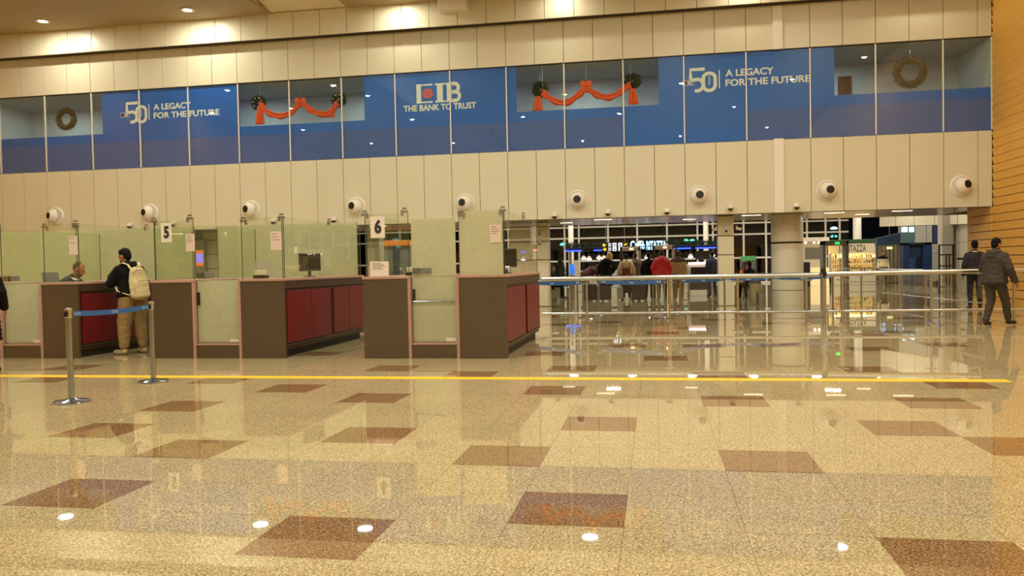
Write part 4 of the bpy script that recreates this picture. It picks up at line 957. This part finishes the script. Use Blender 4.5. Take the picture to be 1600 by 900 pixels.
MB().add([q0, q1, q2, q3]+[v+Vector((0, .5, 0)) for v in (q0, q1, q2, q3)], [(0,1,2,3), (7,6,5,4), (0,4,5,1), (1,5,6,2), (2,6,7,3), (3,7,4,0)]).build('fabric', mat('canopy_blue', (36, 62, 96), .6), cn)
for q in (q3, q2): MB().cyl((q.x, .25, 0), (q.x, .25, q.z+.05), .04, n=8).build('post', 'grey', cn)
c = atY(1390, 387.5, 48.5); o = thing('exit_sign', 'small yellow-green lit exit sign on the grey wall beyond the kiosk', 'sign', c); MB().bbox((-.16, 0, -.07), (.16, .06, .07), .01).build('housing', 'white', o); MB().box((-.14, -.004, -.05), (.14, 0, .05)).build('lit_face', glow('exit_glow', (220, 225, 120), 2.2), o); MB().cyl((0, .03, .07), (0, .03, 5.2-c.z), .012, n=6).build('hanger', 'grey', o)
bw = struct('wall_bronze'); p, q = atY(1371, 400, 49.5).x, xa; MB().box((p, 49.5, 0), (q, 49.6, 2.5)).build('panelling', mat('bronze_panel', (122, 110, 82), .5), bw); mb = MB()
for k in range(6): mb.box((p+(q-p)*k/6, 49.48, 0), (p+(q-p)*k/6+.04, 49.5, 2.5))
mb.build('ribs', 'brown', bw)
lw = struct('window_lit'); mb = MB()
for u, v in ((1409, 1418), (1421, 1428)): p, q = atY(u, 360, 46), atY(v, 360, 46); mb.box((p.x, 46, atY(u, 362.5, 46).z), (q.x, 46.03, atY(u, 355, 46).z))
mb.build('lit_pane', glow('lit_window', (220, 235, 245), 3.5), lw); p, q = atY(1407, 368, 46), atY(1430, 368, 46); MB().box((p.x, 46.03, 0), (q.x, 46.1, atY(1409, 353.5, 46).z)).build('partition', mat('teal_panel', (90, 120, 118), .4), lw)
rk = thing('black_rack', 'empty black tubular rack standing before the grey wall', 'rack', (atY(1479, 440, 31).x, 31, 0)); w_ = (atY(1490, 440, 31).x-atY(1468, 440, 31).x)/2; zt = atY(1479, 382, 31).z
for x in (-w_, w_): MB().box((x-.025, 0, 0), (x+.025, .05, zt)).build('upright', 'black', rk)
for z in (.3, .75, zt*.58, zt*.8, zt-.02): MB().box((-w_, .005, z-.02), (w_, .045, z+.02)).build('crossbar', 'black', rk)
for x in (-.0, w_*.45): MB().box((x-.02, .01, 0), (x+.02, .04, zt*.8)).build('inner_bar', 'black', rk)
c = atY(1468, 366, 36); o = thing('hanging_screen', 'dark screen hanging high beside the grey column', 'screen', c); MB().bbox((-.28, -.05, -.4), (.28, .05, .4), .02).build('housing', 'black', o); MB().box((-.25, -.053, -.36), (.25, -.05, .36)).build('display', mat('screen_dim', (60, 70, 120), .2, emit=(60, 60, 130), es=.15), o); MB().cyl((0, 0, .4), (0, 0, 5.2-c.z), .02, n=8).build('hanger', 'black', o)
c = atY(1492, 340, 33); o = thing('wall_camera', 'white bullet camera on the right of the grey column under the soffit', 'security camera', (c.x, 33.1, c.z), 0, 'cameras on the columns'); MB().cyl((0, 0, 0), (.3, -.2, -.08), .09, n=14).build('housing', 'white', o, True); MB().cyl((.3, -.2, -.08), (.31, -.207, -.083), .07, n=14).build('lens', 'black', o); MB().box((-.1, -.05, -.02), (.02, .05, .1)).build('bracket', 'white', o)
# green framed poster stand by the seated pair, round column neighbours
c = atY(1169, 406, 40); o = thing('poster_stand', 'green topped poster stand behind the seated people left of the round column', 'stand', (c.x, 40, 0)); w_ = .34
zt = atY(1169, 400, 40).z
for s in (-1, 1): MB().box((s*w_-.03, 0, 0), (s*w_+.03, .06, zt)).build('post', 'grey', o)
MB().bbox((-w_, -.01, zt-.22), (w_, .05, zt), .01).build('green_header', mat('header_green', (70, 140, 84), .5, emit=(70, 150, 90), es=.25), o); MB().box((-w_, .0, .5), (w_, .03, zt-.24)).build('poster', mat('poster_grey', (96, 106, 112), .5), o)
# seen through the booth glass: orange bannered stand, advertising screen
c = atY(613, 380, 33); o = thing('display_stand', 'orange topped stand with blue panels seen through the glass of the right booth', 'stand', (c.x, 33, 0)); p, q = atY(596, 376, 33), atY(640, 384, 33); w_ = q.x-p.x
MB().bbox((p.x-c.x, 0, q.z), (q.x-c.x, .5, p.z), .03).build('orange_canopy', mat('canopy_orange', (236, 140, 40), .5), o); MB().bbox((p.x-c.x, .1, 0), (q.x-c.x, .4, q.z), .02).build('grey_panel', mat('slate_panel', (120, 128, 134), .5), o)
u, v = atY(613, 390, 33).x-c.x, atY(623, 390, 33).x-c.x; MB().bbox((u, .05, .9), (v, .1, q.z+.02), .01).build('blue_panel', mat('navy_panel', (30, 50, 90), .5), o)
c = atY(313, 395, 26.0); o = thing('advert_screen', 'bright orange and violet advert screen seen through the middle booth', 'screen', (c.x, 26.0, 0)); MB().bbox((-.16, -.04, .9), (.16, .1, 2.45), .02).build('housing', 'grey', o); MB().box((-.14, -.045, 1.55), (.14, -.04, 2.1)).build('display', glow('advert_glow', (226, 110, 50), 1.2), o); MB().box((-.12, -.05, 1.66), (.12, -.046, 1.98)).build('picture', glow('advert_violet', (130, 130, 240), 1.5), o); MB().bbox((-.16, -.04, 0), (.16, .1, .9), .02).build('pedestal', 'offwhite', o)
zz = thing('low_wall_panel', 'dark cladded partition seen between the left and middle booths', 'partition', (-12.5, 30.5, 0)) if False else None
# ---- luggage
def suitcase(label, px_, Y, w_, h_, d_, m_, rz=0):
    c = atY(px_, 460, Y); o = thing('suitcase', label, 'suitcase', (c.x, Y, 0), rz, 'luggage by the security gates')
    mb = MB(); mb.bbox((-w_/2, -d_/2, .05), (w_/2, d_/2, h_), .05); mb.build('shell', m_, o)
    for sx in (-1, 1): MB().cyl((sx*w_*.4-.015, 0, .032), (sx*w_*.4+.015, 0, .032), .032, n=12).build('wheel', 'black', o)
    MB().tube([(-w_*.22, 0, h_-.02), (-w_*.22, 0, h_+.28), (w_*.22, 0, h_+.28), (w_*.22, 0, h_-.02)], .012, 6).build('pull_handle', 'grey', o)
    for k in (-1, 1): MB().bbox((k*w_*.22-.01, -d_/2-.006, .1), (k*w_*.22+.01, -d_/2+.004, h_-.06), .003).build('rib', m_, o)
mdk = mat('suitcase_charcoal', (44, 40, 40), .5); mmr = mat('suitcase_maroon', (52, 34, 36), .5)
suitcase('large dark suitcase left of the woman in black', 922, 29.8, .50, .62, .28, mmr); suitcase('large charcoal suitcase below the woman in black', 943, 29.6, .56, .56, .3, mdk); suitcase('slim pale grey suitcase left of the traveller in beige', 969, 30.2, .22, .50, .3, 'lgrey')
suitcase('dark suitcase behind the traveller in beige', 998, 29.5, .5, .6, .3, mdk)

# ================================================================== PEOPLE
from mathutils import noise as mn_
def V(*a): return Vector(a)
STD = dict(pel=(0,0,.95), che=(0,0,1.27), nek=(0,-.01,1.47), hea=(0,.02,1.63), ls=(-.185,0,1.41), rs=(.185,0,1.41), le=(-.25,-.04,1.13), re=(.25,-.04,1.13), lw=(-.25,.06,.89), rw=(.25,.06,.89),
           lh=(-.092,0,.92), rh=(.092,0,.92), lk=(-.105,.025,.50), rk=(.105,.025,.50), la=(-.11,-.03,.09), ra=(.11,-.03,.09), lt=(-.14,.14,.03), rt=(.14,.14,.03))
def frame(up, right):
    u = up.normalized(); r = (right-u*right.dot(u)).normalized(); f = u.cross(r); return Matrix((r, f, u)).transposed()
def wrinkle(ob, amp, sc=9):
    nr = [v.normal.copy() for v in ob.data.vertices]
    for v, nv in zip(ob.data.vertices, nr):
        p = v.co.copy(); n = mn_.noise(V(p.x*sc, p.y*sc, p.z*sc*1.9))+.5*mn_.noise(V(p.x*sc*2.3, p.y*sc*2.3, p.z*sc*3.1))
        v.co = p+nv*amp*n
def human(label, loc, rz, pose=None, s=1.0, skin='skin', hair='hair', hstyle='short', top='black', bulk=.02, hem=.0, bottom='black', shoes='black', headR=(0, 0), coat=0, skirt=0, collar=None, hood=False, near=True, group=None, yoke=None, sleeves=True, legs=True, legw=0, hipw=0, ear=True, belly=0):
    J = {k: V(*v) for k, v in STD.items()}
    for k, v in (pose or {}).items(): J[k] = V(*v)
    up0 = (J['nek']-J['che']).normalized(); m_ = (J['ls']+J['rs'])/2
    for k in ('ls', 'rs'): J[k] = m_+(J[k]-m_)*.9-up0*.025
    o = thing('person', label, 'person', loc, rz, group); o.scale = (s, s, s)
    vx = .009 if near else .016
    T = frame(J['nek']-J['pel'], J['rs']-J['ls']); TP = frame(J['che']-J['pel'], J['rh']-J['lh']); f = T.col[1]; u = T.col[2]; r = T.col[0]
    H = Matrix.Rotation(math.radians(headR[0]), 3, 'Z') @ Matrix.Rotation(math.radians(headR[1]), 3, 'X')
    h = J['hea']; hd = lambda x, y, z: h+H@V(x, y, z)
    b = MB()
    mid = (J['pel']+J['che'])/2
    b.ell(J['pel'], (.15, .10, .13), TP).ell(mid, (.135, .095, .2), TP).ell(J['che']+u*.03, (.165, .105, .19), T)
    b.cap(J['ls'], .05, J['rs'], .05).cap(J['nek']-u*.05, .062, h-H@V(0, .01, .06), .052)
    b.ell(hd(0, -.012, .025), (.075, .092, .098), H).ell(hd(0, .035, -.035), (.058, .058, .075), H).ell(hd(0, .055, -.08), (.032, .03, .03), H).ell(hd(0, .092, -.015), (.014, .022, .026), H).ell(hd(0, .07, .02), (.05, .022, .014), H).ell(hd(0, .082, -.06), (.022, .012, .008), H)
    for sx in (-1, 1): b.ell(hd(sx*.076, -.005, -.01), (.012, .024, .033), H)
    for S in 'lr':
        sh, el, wr = J[S+'s'], J[S+'e'], J[S+'w']
        b.cap(sh, .05, el, .04).cap(el, .041, wr, .027)
        d = (wr-el).normalized(); sx = -1 if S == 'l' else 1
        nrm = V(0, 0, 1).cross(d); nrm = nrm.normalized() if nrm.length > .2 else V(sx, 0, 0)
        side = d.cross(nrm).normalized(); hc = wr+d*.055
        R = Matrix((side, nrm, d)).transposed(); b.ell(hc, (.042, .02, .055), R)
        for i, L in enumerate((.070, .082, .078, .06)):
            base = wr+d*.09+side*(.030-.02*i); k1 = base+d*L*.5+nrm*.006; b.cap(base, .0105, k1, .0098); b.cap(k1, .0098, k1+(d*.8+nrm*.55*(-sx if nrm.x*sx > 0 else sx)).normalized()*L*.5, .0085)
        tb = wr+d*.035+side*.036; b.cap(tb, .013, tb+(d*.7+side*.6).normalized()*.045, .0115).cap(tb+(d*.7+side*.6).normalized()*.045, .0115, tb+(d*.9+side*.35).normalized()*.075, .009)
        hp, kn, an, to = J[S+'h'], J[S+'k'], J[S+'a'], J[S+'t']
        b.cap(hp, .08, kn, .055).cap(kn, .055, an, .038).cap(an-V(0, 0, .03), .035, to, .028)
    blob(b, 'body', skin, o, vx if near else .013, 2)
    for sx in (-1, 1): MB().ell(hd(sx*.03, .082, .004), (.011, .008, .008), H, 8, 6).build('eye', 'ink', o, True)
    # hair
    if hstyle != 'bald':
        q = MB()
        q.ell(hd(0, -.024, .042), (.084, .098, .094), H)
        q.ell(hd(0, -.055, -.005), (.074, .062, .085), H)
        if hstyle == 'thick': q.ell(hd(0, .02, .085), (.075, .085, .05), H)
        if hstyle == 'beard': q.ell(hd(0, .045, -.075), (.052, .05, .045), H); q.ell(hd(0, .004, .08), (.076, .074, .05), H)
        if hstyle == 'long':
            back_ = J['nek']-f*.09
            for k in range(-3, 4): q.cap(hd(k*.024, -.07, .0), .035, back_+r*k*.035-u*.08, .04); q.cap(back_+r*k*.035-u*.08, .04, back_+r*k*.04-u*.26-f*.03, .022)
        if hstyle == 'bun': q.ell(hd(0, -.11, .07), (.05, .05, .05), H)
        hob = blob(q, 'hair', hair, o, .010 if near else .014, 1); wrinkle(hob, .004, 40)
        # keep the face free of hair
        bm = bmesh.new(); bm.from_mesh(hob.data); Hi = H.transposed()
        kill = []
        for v in bm.verts:
            p = Hi@(v.co-h)
            if hstyle != 'beard' and p.y > .055 and p.z < .055: v.co = h+H@V(p.x*.8, .02, p.z)
            elif hstyle == 'beard' and p.y > .055 and -.045 < p.z < .055: v.co = h+H@V(p.x*.8, .03, p.z)
        bm.to_mesh(hob.data); bm.free()
    elif hair:
        q = MB().ell(hd(0, -.03, .035), (.0765, .084, .094), H); hob = blob(q, 'hair', hair, o, .010, 1)
    # trousers or skirt
    w = legw
    t = MB(); t.ell(J['pel']-V(0, 0, .01), (.168+hipw, .122+hipw, .14), TP)
    for S in 'lr':
        hp, kn, an = J[S+'h'], J[S+'k'], J[S+'a']
        ca = an+(kn-an).normalized()*(.02+w*.9); t.cap(hp, .098+w, kn, .074+w).cap(kn, .074+w, ca, .056+w*.55)
    if skirt:
        m0 = (J['lk']+J['rk'])/2; 
        for k in range(7): c = J['pel'].lerp(V(m0.x, m0.y, skirt), k/6); t.ell(c, (.17+.05*k/6, .13+.06*k/6, .09))
    if legs: wrinkle(blob(t, 'skirt' if skirt else 'trousers', bottom, o, vx+.001, 2), .007)
    # upper garment
    B_ = bulk
    j = MB(); j.ell(J['che']+u*.04, (.185+B_, .122+B_, .20), T).ell((mid+J['che'])/2, (.172+B_, .122+B_+belly, .18), T).ell(mid, (.168+B_, .122+B_+belly, .18), TP)
    up = TP.col[2]; he = J['pel']+up*(.02-hem)
    for k in range(7): t_ = k/6; j.ell(mid.lerp(he, t_), (.168+.014*t_+B_+hipw*t_, .122+.01*t_+B_+belly+hipw*.6*t_, .12-.03*t_), TP)
    if coat:
        m0 = (J['lk']+J['rk'])/2
        for k in range(9): c = J['pel'].lerp(V(m0.x*.6, m0.y*.5-.02, coat+.06), k/8); j.ell(c, (.178+B_+.035*k/8, .135+B_+.05*k/8, .07))
    for S in 'lr': j.cap(J['nek']-u*.035, .062+B_*.3, J[S+'s'], .056+B_*.55)
    j.cap(J['nek']-u*.07, .085, J['nek']+u*.0, .068+B_*.5)
    if sleeves:
        for S in 'lr':
            sh, el, wr = J[S+'s'], J[S+'e'], J[S+'w']
            j.cap(sh, .056+B_*.6, el, .050+B_*.5).cap(el, .050+B_*.5, wr-(wr-el)*.02, .040+B_*.4)
    if hood:
        for k in range(-3, 4): a = k*.42; j.ell(J['nek']-f*(.075*math.cos(a)+.015+B_*.3)+r*.115*math.sin(a)+u*(-.01+.015*abs(k)/3), (.045, .045, .05))
        j.ell(J['nek']-f*(.10+B_*.75)-u*.085, (.115, .055, .085), T); j.ell(J['nek']-f*(.105+B_*.75)-u*.03, (.10, .05, .05), T)
    jo = blob(j, 'jacket' if B_ > .012 else 'shirt', top, o, vx+.001, 2); wrinkle(jo, .010 if B_ > .03 else .006, 8)
    if yoke:
        jo.data.materials.append(M[yoke]); z0 = (J['che']+u*.06)
        for p in jo.data.polygons:
            if (p.center-z0).dot(u) > 0 and abs((p.center-J['nek']).dot(r)) < .3: p.material_index = 1
    if collar: 
        c = MB(); c.lathe([(.066+B_*.45, 0), (.078+B_*.5, .0), (.07+B_*.4, .035), (.062+B_*.35, .035)], J['nek']-u*.015, u, 20); c.build('collar', collar, o, True)
    for S in 'lr':
        an, to = J[S+'a'], J[S+'t']; d = (to-an); d.z = 0; d = d.normalized() if d.length > .02 else V(0, 1, 0); L = (to-an).length
        dd = (to-an).normalized()
        R = frame(dd.cross(V(-dd.y, dd.x, 0) if abs(dd.z) < .95 else V(1, 0, 0))*1.0 if False else V(0, 0, 1)-dd*dd.z, d.cross(V(0, 0, 1)))
        fz = an+(to-an)*.5
        q = MB(); q.ell(an-V(0, 0, .03)-d*.01, (.042, .055, .048)); q.cap(an-V(0, 0, .042), .040, to+V(0, 0, .008), .036); q.ell(to-d*.03+V(0, 0, .006), (.044, .06, .036), Matrix.Rotation(math.atan2(-d.x, d.y), 3, 'Z'))
        lo = min(an.z-.08, to.z-.035)
        so_ = blob(q, 'shoe', shoes, o, .009 if near else .013, 1)
    return o

khaki = mat('khaki_cloth', (150, 124, 80), .85, bump=.25, bscale=60); M['khaki'] = khaki
M['hairb'] = mat('dark_brown_hair', (40, 27, 20), .65, var=.3, vscale=60); M['jblack'] = mat('black_jacket', (13, 12, 13), .85, spec=.2, var=.15, bump=.25, bscale=50); M['jgrey'] = mat('charcoal_quilted_jacket', (52, 45, 40), .75, var=.12, bump=.35, bscale=35)
M['stub'] = mat('cropped_hair', (88, 58, 42), .7); M['suit'] = mat('navy_suit', (26, 26, 34), .75); M['jred'] = mat('red_puffer', (200, 24, 34), .5, bump=.4, bscale=22); M['tan'] = mat('tan_jacket', (182, 160, 116), .8, bump=.2)
M['beige'] = mat('beige_knit', (216, 200, 160), .85, bump=.3, bscale=80); M['dbrown'] = mat('dark_brown_cloth', (70, 48, 38), .8); M['maroon'] = mat('maroon_cloth', (84, 44, 44), .8); M['orange'] = mat('orange_cloth', (214, 110, 40), .8)
M['sneak'] = mat('pale_sneaker', (196, 180, 140), .6); M['trou'] = mat('dark_trousers', (58, 50, 42), .8, bump=.2); M['navy'] = mat('dark_navy_cloth', (30, 34, 62), .8); M['taupe'] = mat('taupe_coat', (98, 82, 70), .8); M['orshoe'] = mat('orange_shoe', (210, 120, 50), .6)

# 1 traveller with the pale backpack at the left booth
th = math.radians(66)
tr = human('man in black jacket and khaki trousers leaning on the left counter', (-8.58, 12.2, 0), th,
      dict(pel=(0,-.05,.96), che=(0,.02,1.27), nek=(0,.09,1.47), hea=(0,.16,1.625), ls=(-.20,.05,1.41), rs=(.20,.05,1.41), le=(-.29,.10,1.17), re=(.29,.12,1.18), lw=(-.14,.31,1.30), rw=(.14,.32,1.30), lh=(-.10,-.05,.93), rh=(.10,-.05,.93),
           lk=(-.13,.0,.5), rk=(.13,-.02,.5), la=(-.17,-.03,.09), ra=(.15,-.08,.09), lt=(-.20,.16,.035), rt=(.18,.11,.035)), 1.0, hstyle='beard', top='jblack', bulk=.05, hem=-.0, bottom='khaki', shoes='sneak', headR=(22, -14), hood=True, legw=.042, hipw=.035)
# the backpack he wears
c = Vector((-8.58, 12.2, 0)); Rz = Matrix.Rotation(th, 3, 'Z')
bp = thing('backpack', 'cream backpack with a front pocket on the back of the traveller at the left booth', 'backpack', c+Rz@V(0, -.245, .91), th)
M['pack'] = mat('cream_canvas', (206, 190, 148), .8, var=.08, bump=.25, bscale=50); M['packd'] = mat('pack_seam', (120, 100, 66), .8)
q = MB()
for k in range(22): t = k/21; q.ell((0, -.03+.06*(1-t)*.2+.08*t, .06+.40*t), (.165-.04*max(0, t-.6)/.4, .105-.025*t, .075))
wrinkle(blob(q, 'main_bag', 'pack', bp, .009, 6), .005, 7)
q = MB()
for k in range(12): q.ell((0, -.10+.0033*k, .06+.0177*k), (.13, .065, .06))
wrinkle(blob(q, 'front_pocket', 'pack', bp, .009, 5), .004, 9)
MB().tube([(-.12, -.15, .29), (0, -.175, .31), (.12, -.15, .29)], .007, 6).build('zipper', 'packd', bp); MB().tube([(-.13, -.02, .42), (-.08, -.08, .47), (.08, -.08, .47), (.13, -.02, .42)], .007, 6).build('zipper', 'packd', bp)
MB().tube([(-.03, .03, .50), (-.025, -.01, .56), (.025, -.01, .56), (.03, .03, .50)], .010, 6).build('top_handle', 'pack', bp)
for sx in (-1, 1):
    MB().tube([(sx*.07, .08, .47), (sx*.10, .14, .565), (sx*.13, .23, .60), (sx*.15, .33, .565), (sx*.165, .41, .44), (sx*.19, .37, .24), (sx*.24, .22, .14), (sx*.20, .10, .10), (sx*.15, .03, .07)], .026, 8, (1.0, .42)).build('shoulder_strap', 'pack', bp, True)
# 2 officer behind the counter
human('man in a dark uniform with white collar sitting behind the left counter, looking down', (-10.17, 12.65, 0), math.radians(-86),
      dict(pel=(0,.0,.70), che=(0,.06,1.00), nek=(0,.16,1.19), hea=(0,.255,1.325), ls=(-.20,.13,1.13), rs=(.20,.13,1.13), le=(-.27,.30,.93), re=(.27,.28,.93), lw=(-.12,.46,1.0), rw=(.12,.46,1.0), lh=(-.1,.03,.66), rh=(.1,.03,.66), lk=(-.14,.36,.50), rk=(.14,.36,.50), la=(-.14,.27,.09), ra=(.14,.27,.09), lt=(-.16,.42,.035), rt=(.16,.42,.035)),
      1.07, skin='skin', hair='stub', hstyle='bald', top='suit', bulk=.03, bottom='suit', headR=(10, -24), collar='white')
# 3 person cut by the left edge
human('person in a long black coat standing at the left edge of the picture', (-9.12, 9.72, 0), math.radians(20), dict(le=(-.27,.0,1.13), re=(.26,.0,1.14), rw=(.24,.15,.92)), .98, top='jblack', bulk=.045, coat=.42, bottom='jblack', hair='hair', hstyle='short')
# 4, 5 the men at the right
wk = atZ(1562, 507)
human('man in a charcoal hooded jacket walking right past the railing', (wk.x-.20, wk.y-.28, 0), math.radians(-52),
      dict(pel=(0,0,.94), che=(0,.03,1.27), nek=(0,.05,1.47), hea=(0,.09,1.63), ls=(-.20,.02,1.41), rs=(.20,.03,1.41), le=(-.27,.05,1.14), re=(.30,.0,1.14), lw=(-.24,.24,.98), rw=(.34,.12,.90), lh=(-.1,0,.92), rh=(.1,0,.92), lk=(-.10,.05,.51), rk=(.10,.20,.52), la=(-.10,-.13,.09), ra=(.10,.30,.10), lt=(-.12,.04,.035), rt=(.12,.485,.045)),
      .965, hair='hair', top='jgrey', bulk=.062, hem=.09, bottom='trou', headR=(-14, -8), hood=True, hipw=.02, legw=.012, collar='white')
m2 = atY(1523, 421, 22.6)
human('man in a dark suit and white collar beyond the railing, partly behind the walking man', (m2.x, 22.6, 0), math.radians(-8), None, 1.0, hair='hair', top='suit', bulk=.035, hem=.08, bottom='suit', near=False, collar='white', headR=(0, -4))
# 6.. travellers at the security gates
def bgp(px, Y, rz, label, **k):
    p = atY(px, 440, Y); return human(label, (p.x, Y, 0), math.radians(rz), near=False, **k)
LEAN = dict(che=(0,.05,1.26), nek=(0,.1,1.45), hea=(0,.16,1.6), ls=(-.19,.08,1.39), rs=(.19,.08,1.39), le=(-.27,.12,1.13), re=(.27,.12,1.13), lw=(-.18,.32,1.05), rw=(.18,.32,1.05))
bgp(947, 30.0, 8, 'woman in black with long blond hair seen from behind at the security gates', s=1.04, hair='blond', hstyle='long', top='jblack', bulk=.05, hem=.1, bottom='jblack', coat=.5, pose=dict(che=(.03,.04,1.27), nek=(.09,.09,1.44), hea=(.15,.14,1.575), ls=(-.12,.07,1.40), rs=(.25,.07,1.36), le=(-.24,.05,1.13), re=(.30,.08,1.12), lw=(-.22,.22,.98), rw=(.26,.28,1.0)), headR=(0, -22))
bgp(917, 30.6, -60, 'person in maroon bending forward over luggage beside the woman in black', s=1.0, top='maroon', bulk=.05, bottom='dbrown', hair='hairb',
    pose=dict(pel=(0,-.12,.92), che=(0,.14,1.08), nek=(0,.32,1.16), hea=(0,.45,1.19), ls=(-.19,.27,1.12), rs=(.19,.27,1.12), le=(-.24,.38,.90), re=(.24,.38,.90), lw=(-.16,.50,.74), rw=(.16,.50,.74), lh=(-.09,-.12,.9), rh=(.09,-.12,.9)), headR=(0, -40))
bgp(979, 30.4, 0, 'traveller in a beige sweater with dark skirt and pale boots at the left gate', s=.98, hair='hair', hstyle='bun', top='beige', bulk=.05, hem=-.06, bottom='dbrown', skirt=.36, shoes='white', pose=dict(le=(-.28,.0,1.13), re=(.28,.0,1.13), lw=(-.3,.12,.92), rw=(.3,.12,.92)))
bgp(993, 31.2, 15, 'person in a taupe coat half hidden behind the traveller in beige', s=1.0, hair='hairb', top='taupe', bulk=.05, hem=.15, bottom='jblack')
bgp(1014, 30.6, -10, 'person in dark clothes left of the person in red', s=1.0, hair='hair', hstyle='short', top='jblack', bulk=.04, bottom='jblack')
bgp(1034, 29.6, 4, 'person in a bright red padded jacket seen from behind at the right gate', s=1.04, hair='hairb', top='jred', bulk=.06, hem=.06, bottom='jblack', hood=True, hipw=.03, pose=dict(le=(-.30,.0,1.13), re=(.30,.0,1.13)))
bgp(1060, 30.2, -6, 'man in a tan jacket with dark shoulder yoke and orange shoes', s=1.02, hair='hairb', top='tan', yoke='dbrown', bulk=.07, hem=.0, bottom='khaki', shoes='orshoe', hipw=.02, legw=.03)
bgp(1113, 32.4, 20, 'person in navy clothes standing beside the x-ray machine', s=1.0, hair='hair', top='navy', bulk=.04, bottom='navy')
SIT = dict(pel=(0,0,.56), che=(0,.03,.87), nek=(0,.05,1.06), hea=(0,.10,1.22), ls=(-.185,.05,1.0), rs=(.185,.05,1.0), le=(-.24,.10,.75), re=(.24,.10,.75), lw=(-.14,.32,.72), rw=(.14,.32,.72), lh=(-.09,.04,.53), rh=(.09,.04,.53), lk=(-.11,.46,.52), rk=(.11,.46,.52), la=(-.11,.50,.10), ra=(.11,.42,.10), lt=(-.13,.67,.04), rt=(.13,.59,.04))
def stool(px, Y, label, z=.46):
    p = atY(px, 440, Y); o = thing('bar_stool', label, 'stool', (p.x, Y, 0)); MB().lathe([(.19, 0), (.19, .015), (.04, .03)], n=20).build('base', 'chrome', o, True); MB().cyl((0, 0, .02), (0, 0, z-.06), .025).build('column', 'chrome', o); MB().lathe([(.17, z-.06), (.18, z-.02), (.16, z)], n=20).build('seat', 'black', o, True)
stool(860, 32, 'chrome stool under the seated man left of the potted tree', .44)
bgp(860, 32, -80, 'man in black with white collar sitting on a stool by the potted tree', s=1.0, pose=SIT, hair='hairb', top='jblack', bulk=.035, bottom='jblack', collar='white')
stool(1162, 30.7, 'chrome stool under the person in orange left of the steel bin', .44); stool(1173, 29.3, 'chrome stool under the person in black left of the steel bin', .44)
bgp(1162, 30.7, -60, 'person in orange sitting left of the round column', s=1.0, pose=SIT, hair='hairb', hstyle='long', top='orange', bulk=.035, bottom='jblack')
bgp(1173, 29.3, 30, 'person in black sitting with back turned beside the person in orange', s=1.0, pose=SIT, hair='hair', top='jblack', bulk=.04, bottom='jblack')
bgp(1380, 43.5, 185, 'kiosk attendant in a cream top with black sleeves right of the kiosk', s=1.0, hair='hairb', top='beige', bulk=.02, bottom='jblack', yoke='jblack')
stool(846, 30.5, 'chrome stool carrying the orange bag beside the booths', .555)
o = thing('handbag', 'bright orange bag lying beside the seated man by the booths', 'bag', (atY(846, 432, 30.5).x, 30.5, 0)); MB().bbox((-.25, -.1, .62), (.2, .12, .88), .08).build('pouch', 'orange', o); MB().bbox((-.25, -.15, .56), (.25, .15, .62), .01).build('flap', 'orange', o)
c = atY(979, 440, 30.4); o = thing('backpack', 'brown bag low on the back of the traveller in beige', 'bag', (c.x, 30.2, .86)); q = MB()
for k in range(5): q.ell((0, -.02, .05+.06*k), (.17, .07, .07))
blob(q, 'pouch', mat('brown_leather', (112, 58, 36), .6), o, .016, 2); MB().tube([(-.13, .0, .3), (-.15, .07, .45), (-.14, .1, .56)], .014, 6).build('strap', 'dbrown', o); MB().tube([(.13, .0, .3), (.15, .07, .45), (.14, .1, .56)], .014, 6).build('strap', 'dbrown', o)

bpy.data.scenes.remove(TMP)
